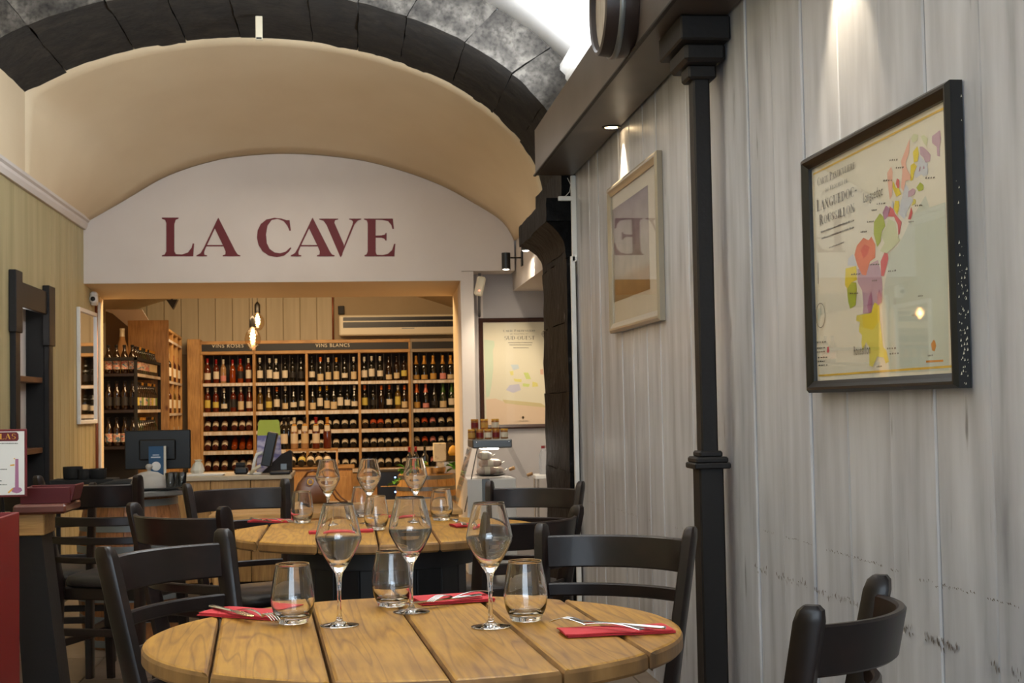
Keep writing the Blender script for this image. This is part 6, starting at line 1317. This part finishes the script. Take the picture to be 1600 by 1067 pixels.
for i, (px, g, l_, c, k) in enumerate(((444, 'dark', 'white', 'black', 'bordeaux'), (451, 'dark', 'none', 'black', 'bordeaux'), (460, 'pale', 'white', 'white', 'bordeaux'), (476.5, 'pale', 'cream', 'black', 'bordeaux'), (494, 'rose', 'white', 'red', 'bordeaux'), (511.5, 'rose', 'none', 'gold', 'burgundy'))):
    yy = YD+.38+(.11 if i == 1 else 0); xx = at(px, 690, Y=yy).x; o = bottle((xx, yy, dzt+.0006), k, 'dark' if g == 'dark' else g, l_, c, f"{gname[g]} bottle with a paper collar, {ORD[i]} from left on top of the display cabinet" if i > 1 else f"dark bottle at the left end of the display cabinet top, {('in front', 'behind')[i]}", 'bottles on top of the display cabinet', sc=1.08)
    if i > 1: mm = MB().rbox(-.025, .025, -.045, -.041, .17, .225, .004); k_ = mm.build('collar_tag', 'paper_label', o); MB().lathe([(.018, .235), (.026, .228), (.018, .240)], 10, cap=False).build('ribbon', 'gold', o)
# ================================================================ WINE FRIDGE
f0, f1 = at(590, 760, Y=14).x, at(668, 760, Y=14).x; fz1 = at(620, 736, Y=14).z
wf_ = empty('wine_fridge', ((f0+f1)/2, 14, 0), 0, 'low black wine fridge with blue indicator lights behind the planted barrel', 'fridge'); hw = (f1-f0)/2
MB().rbox(-hw, hw, .02, .45, 0, fz1, .006).build('case', 'black', wf_); MB().rbox(-hw, hw, .0, .019, .02, fz1-.005, .004).build('door', 'black', wf_)
for zz in (fz1-.14, fz1-.29): MB().rbox(-hw+.03, hw-.03, -.006, -.0005, zz-.008, zz, .001).build('shelf_edge', 'oak_h', wf_)
for zz in (fz1-.06, fz1-.20): MB().lathe([(.0001, 0), (.008, 0), (.006, .004), (.0001, .005)], 10, M=Matrix.Translation((-hw+.17, -.001, zz)) @ Matrix.Rotation(PI/2, 4, 'X'), cap=False).build('indicator_light', 'led_blue', wf_)
# ================================================================ PLANTED BARREL
YQ = 12.6; p = at(668, 742, Y=YQ-.25); bq = .27; bzq = p.z
b2 = empty('planted_barrel', (p.x, YQ, 0), 0, 'pale oak barrel with steel hoops carrying plants and gift boxes', 'barrel'); barrel(b2, bq, bzq, .12, mat='oak')
MB().lathe([(.0001, bzq-.03), (bq*.87, bzq-.03), (bq*.87, bzq-.005), (.0001, bzq-.005)], 32, cap=False).build('head', 'oak_h', b2)
def ob(px, dy=-.1): q = at(px, 730, Y=YQ+dy); return (q.x, YQ+dy, bzq-.004)
bk2 = empty('steel_planter', ob(680, -.095), 0, 'pale metal planter standing on the barrel', 'planter'); MB().lathe([(.0001, 0), (.075, 0), (.095, .06), (.098, .062), (.094, .063), (.074, .006), (.0001, .006)], 28, cap=False).build('body', 'steel', bk2, smooth=True, ang=50)
x, y, z = ob(697, .06); gbx = empty('cream_gift_box', (x, y, z+.001), 0, 'cream patterned gift box with a clear window on the barrel, stacked over a silver box', 'box')
MT['cream_print'] = noisy('cream_print', [(.46, rgb(222, 208, 176)), (.6, rgb(150, 130, 100))], ns=16, rough=.6, bump=0); sb = empty('silver_box', (x, y, z+.001), 0, 'small silver box under the cream gift box on the barrel', 'box')
MB().rbox(-.085, .10, -.05, .05, 0, .105, .004).build('carton', flat('silver_card', rgb(190, 188, 182), .3, .5), sb); MB().rbox(-.08, -.02, -.052, -.0505, .005, .1, .0005).build('pattern_panel', 'cream_print', sb)
gbx.location.z = z+.107; MB().rbox(-.11, .0, -.06, .05, 0, .16, .004).build('carton', 'cream_print', gbx); MB().rbox(.001, .12, -.058, .05, 0, .158, .004).build('window_side', 'gl_brown', gbx)
MB().lathe([(.0001, 0), (.035, .0), (.045, .03), (.03, .07), (.012, .085), (.0001, .09)], 12, o=(.06, -.062, .05), M=Matrix.Scale(.35, 4, (0, 1, 0)), cap=False).build('gold_bow', 'gold', gbx, smooth=True)
for i, (px, c) in enumerate(((640, 'red'), (650, 'red'), (664, 'none'))):
    x, y, z = ob(px, (-.04, -.01, .05)[i]); bottle((x, y, z+.001), 'bordeaux', 'dark', 'yellow' if i == 2 else 'orange', c, ('bottle with red capsule on the barrel, furthest left', 'bottle with red capsule on the barrel, beside the yellow labelled one', 'dark bottle with a yellow label on the barrel beside the gift box')[i], 'bottles on the planted barrel', sc=.78, tall=.8)
def leafy(px, py, Y, n, R_, label, seed):
    random.seed(seed); q = at(px, py, Y=Y); t = empty('leafy_sprig', (q.x, Y, q.z), 0, label, 'plant', 'green leaves on the barrel'); 
    MB().tube([(0, 0, 0), (.0, 0, R_*.7)], .003, 5).build('stem', 'leaf', t)
    for k in range(n):
        a = 2*PI*k/n+random.random(); L_ = R_*random.uniform(.8, 1.2); w_ = L_*.38; M_ = Matrix.Translation((0, 0, R_*.6*random.random())) @ Matrix.Rotation(a, 4, 'Z') @ Matrix.Rotation(random.uniform(-.7, .3), 4, 'Y')
        pts = [(0, 0, 0), (L_*.3, -w_, .01), (L_*.7, -w_*.8, .005), (L_, 0, -.02), (L_*.7, w_*.8, .005), (L_*.3, w_, .01), (L_*.5, 0, -.008)]
        MB().add([M_ @ Vector(q_) for q_ in pts], [(0, 1, 6), (1, 2, 6), (2, 3, 6), (3, 4, 6), (4, 5, 6), (5, 0, 6)]).build('leaf', 'leaf', t, smooth=True)
leafy(657, 731, YQ-.20, 7, .08, 'green leafy sprig on the barrel left of the planter', 3); leafy(708, 734, YQ-.20, 7, .08, 'green leafy sprig on the barrel right of the planter', 4); leafy(632, 738, YQ-.18, 6, .07, 'pale green leaves at the left rim of the barrel', 5); leafy(618, 757, YQ-.30, 5, .07, 'green leaf sprig hanging from the left side of the barrel', 6)
x, y, z = ob(708, -.25)
# ================================================================ CHEESE DISPLAY
YE = 10.15
def E(px, py, Y=YE): return at(px, py, Y=Y)
ez0 = E(770, 745).z; ez1 = E(770, 700).z; ezt = E(770, 686).z; exl, exr = E(712, 760).x, E(826, 760).x; txl, txr = E(738, 700).x, E(800, 700).x; ecx = (exl+exr)/2
dc = empty('chilled_display_case', (ecx, YE, 0), 0, 'small glass chilled display case with sloping sides and a grey lamp bar', 'display case')
MB().rbox(exl-ecx+.08, exr-ecx-.09, -.01, .42, 0, ez0-.012, .006).build('cabinet', 'white', dc); MB().rbox(E(753, 760).x-ecx, E(765, 760).x-ecx, -.016, -.0105, 0, ez0-.012, .002).build('trim_strip', 'grey_metal', dc)
MB().rbox(exl-ecx+.07, exr-ecx-.08, -.03, .43, ez0-.011, ez0, .003).build('glass_shelf', 'pane', dc)
lbr = MB().rbox(txl-ecx, txr-ecx, -.02, .40, ez1, ezt, .008).build('lamp_bar', 'grey_metal', dc)
for x_ in (txl-ecx+.03, txr-ecx-.02): MB().lathe([(.0001, .003), (.006, .002), (.007, 0)], 10, M=Matrix.Translation((x_, -.0205, (ez1+ezt)/2+.012)) @ Matrix.Rotation(PI/2, 4, 'X'), cap=False).build('screw', 'steel', lbr)
def quad(a, b_, c_, d_, name, mat, th=.004):
    a, b_, c_, d_ = map(Vector, (a, b_, c_, d_)); N_ = (b_-a).cross(d_-a).normalized()*th; return MB().add([a, b_, c_, d_, a+N_, b_+N_, c_+N_, d_+N_], [(0, 3, 2, 1), (4, 5, 6, 7), (0, 1, 5, 4), (1, 2, 6, 5), (2, 3, 7, 6), (3, 0, 4, 7)]).build(name, mat, dc)
zb0 = E(720, 800).z
quad((exl-ecx, 0, zb0), (txl-ecx, 0, ez1), (txl-ecx, .4, ez1), (exl-ecx, .4, zb0), 'glass_side', 'pane'); quad((exr-ecx, .0, ez0-.02), (exr-ecx, .4, ez0-.02), (txr-ecx, .4, ez1), (txr-ecx, .0, ez1), 'glass_side', 'pane')
MB().tube([(exl-ecx+.06, -.004, zb0), (txl-ecx+.035, -.004, ez1)], .004, 6).build('edge_strip', 'black', dc); MB().tube([(txr-ecx, 0, ez1), (exr-ecx, 0, ez0-.02)], .003, 6).build('glass_edge', 'pane', dc)
MB().rbox(-.06, .06, .1, .3, ez1-.012, ez1-.001, .002).build('lamp', 'glow_white', dc); point('display_lamp', (ecx, YE+.12, ez1-.03), 3.2, (1, .95, .85), .03)
pl = MB().lathe([(.0001, .0), (.07, 0), (.11, .012), (.112, .015), (.07, .004), (.0001, .004)], 32, cap=False).build('black_plate', 'black', smooth=True, loc=(E(768, 740).x, YE+.10, ez0+.001)); tag(pl, 'oval black plate in the chilled display case', 'plate')
MT['salami'] = noisy('salami', [(.4, rgb(226, 214, 200)), (.6, rgb(180, 150, 130))], ns=12, rough=.8, bump=.4, dist=.01)
def sausage(px, dz, yaw, label, L_=.085, R_=.028, dy=0):
    q = E(px, 735); t = empty('cured_sausage', (q.x, YE+.10+dy, ez0+.018+dz), yaw, label, 'sausage', 'cured sausages on the black plate')
    MB().lathe([(.0001, -L_), (R_*.6, -L_+.006), (R_, -L_+.03), (R_*1.02, 0), (R_, L_-.03), (R_*.6, L_-.006), (.0001, L_)], 16, M=Matrix.Translation((0, 0, R_)) @ Matrix.Rotation(PI/2, 4, 'Y'), cap=False).build('body', 'salami', t, smooth=True)
    MB().lathe([(R_*1.04, -.02), (R_*1.04, .02)], 16, M=Matrix.Translation((0, 0, R_)) @ Matrix.Rotation(PI/2, 4, 'Y'), cap=False).build('paper_band', 'lb_white', t, smooth=True)
    MB().tube([(L_-.002, 0, R_), (L_+.02, 0, R_+.012)], .003, 6).build('string', 'paper', t)
sausage(762, -.006, .1, 'bottom cured sausage on the black plate, left', .075, dy=-.03); sausage(778, -.004, -.1, 'bottom cured sausage on the black plate, right', .06, .024, dy=.035); sausage(768, .046, .08, 'middle cured sausage on the black plate'); sausage(760, .10, -.1, 'top cured sausage on the black plate under the lamp', .055)
for i, (px, py, Y) in enumerate(((800, 732, YE+.02), (828, 741, YE-.02))):
    q = E(px, py, Y); o = MB().lathe([(.0001, -.02), (.011, -.02), (.012, -.016), (.012, .016), (.011, .02), (.0001, .02)], 14, M=Matrix.Rotation(PI/2, 4, 'Y') @ Matrix.Rotation(.5, 4, 'X'), cap=False).build('cork_stop', flat('cork', rgb(196, 150, 100), .8), dc, smooth=True, ang=40); o.location = (q.x-ecx, q.y-YE, q.z); o.rotation_euler = (0, -.35, 0)
# jars
def jar(px, row, dy, kind, label):
    Y = YE+.06+dy; q = E(px, 680, Y); zz = ezt+.001+row*.071; t = empty('preserve_jar', (q.x, Y, zz), 0, label, 'jar', 'preserve jars on the display case'); R_ = .0265
    body = {'gold': 'jar_gold', 'white': 'white', 'red': 'jar_red'}[kind]
    MB().lathe([(.0001, 0), (R_*.9, 0), (R_, .004), (R_, .052), (R_*.94, .057), (R_*.94, .058)], 18, cap=False).build('body', 'jar_gold', t, smooth=True, ang=50)
    MB().lathe([(R_+.0006, .010), (R_+.0006, .046)], 18, cap=False).build('label', {'gold': 'lb_goldl', 'white': 'lb_white', 'red': 'red'}[kind], t, smooth=True)
    MB().lathe([(R_*.94, .0581), (R_*1.03, .0585), (R_*1.03, .068), (R_*.98, .070), (.0001, .070)], 18, cap=False).build('lid', 'gold' if kind != 'red' else 'cp_gold', t, smooth=True, ang=50)
MT['jar_gold'] = flat('jar_gold', rgb(170, 110, 60), .15, coat=.5); MT['jar_red'] = flat('jar_red', rgb(150, 30, 26), .2)
for i, (px, k) in enumerate(((737, 'gold'), (750, 'red'), (762.5, 'white'), (775, 'red'), (788, 'white'))): jar(px, 0, .0, k, f"{('gold labelled', 'red labelled', 'white labelled', 'red labelled', 'white labelled')[i]} preserve jar, {ORD[i]} from left in the lower row on the display case")
for i, (px, k, dy) in enumerate(((742, 'red', .0), (757, 'gold', .03), (774, 'white', -.0))): jar(px, 1, dy, k, f"{('red', 'gold', 'white')[i]} labelled preserve jar, {ORD[i]} from left in the upper row on the display case")
for px, dy in ((743, .06), (758, .062), (774, .06)): pass
q = E(722, 680); 
o = empty('sauce_bottle', (E(726, 680).x+.0, YE+.22, ezt+.001), 0, 'short dark bottle with a cork standing left of the jars', 'bottle'); MB().lathe([(.0001, 0), (.020, 0), (.022, .004), (.022, .05), (.014, .068), (.009, .075), (.009, .098), (.0001, .099)], 16, cap=False).build('body', 'gl_brown', o, smooth=True, ang=50); o.location.x = txl+.03
# ================================================================ WHITE SHELF WITH WATER BOTTLES
YW = 10.9; q = at(846, 741, Y=YW); ws = empty('white_side_table', (q.x+.03, YW, 0), 0, 'white side table with metal legs beside the stone column', 'table')
MB().rbox(-.09, .14, -.12, .14, q.z-.03, q.z, .005).build('top', 'white', ws)
for a in (-.07, .12):
    for b_ in (-.1, .12): MB().tube([(a, b_, 0), (a, b_, q.z-.03)], .008, 8).build('leg', 'steel', ws)
for i, (px, dy, lb) in enumerate(((849, 0, 'clear plastic water bottle with a red cap, the nearer of two'), (856, .09, 'clear plastic water bottle with a red cap, half hidden behind the column'))):
    r_ = at(px, 730, Y=YW+dy); t = empty('water_bottle', (r_.x, YW+dy, q.z+.001), 0, lb, 'bottle', 'water bottles on the white side table')
    P = [(.0001, .003), (.026, 0), (.032, .004)]+[(.034 if k % 2 else .031, .012+.012*k) for k in range(9)]+[(.033, .125), (.030, .15), (.018, .18), (.012, .19), (.012, .2)]
    MB().lathe(P, 18, cap=False).build('body', 'pet', t, smooth=True); MB().lathe([(.0001, .216), (.014, .216), (.0145, .214), (.0145, .196), (.0125, .196)], 14, cap=False).build('cap', 'red', t, smooth=True, ang=40)

# ================================================================ CEILING SPEAKER AND WHITE BOARD IN THE WINE ROOM
p = at(268, 480, Y=15.0); o = MB().prism([(-.055, .10), (.06, .10), (.012, -.0)], (1, 0, 0), (0, 0, 1), (0, 0, 0), (0, 1, 0), .10).build('ceiling_speaker', 'black', loc=(p.x, 15.0, p.z-.02)); tag(o, 'small black wedge shaped speaker under the wine room ceiling', 'speaker')
MB().box(-.008, .008, .04, .06, .1, .62).build('bracket', 'black', o)
pts = [at(165, 486, Y=16.17), at(165, 483.5, Y=16.17), at(222, 483.5, Y=16.17), at(232, 500, Y=16.17), at(202, 512, Y=16.17), at(176, 490, Y=16.17)]
o = MB().prism([(v.x, v.z) for v in pts], (1, 0, 0), (0, 0, 1), (0, 16.17, 0), (0, 1, 0), .028).build('white_gable_board', 'plaster_white'); tag(o, 'white sloping board above the brown panel in the wine room', 'panel')
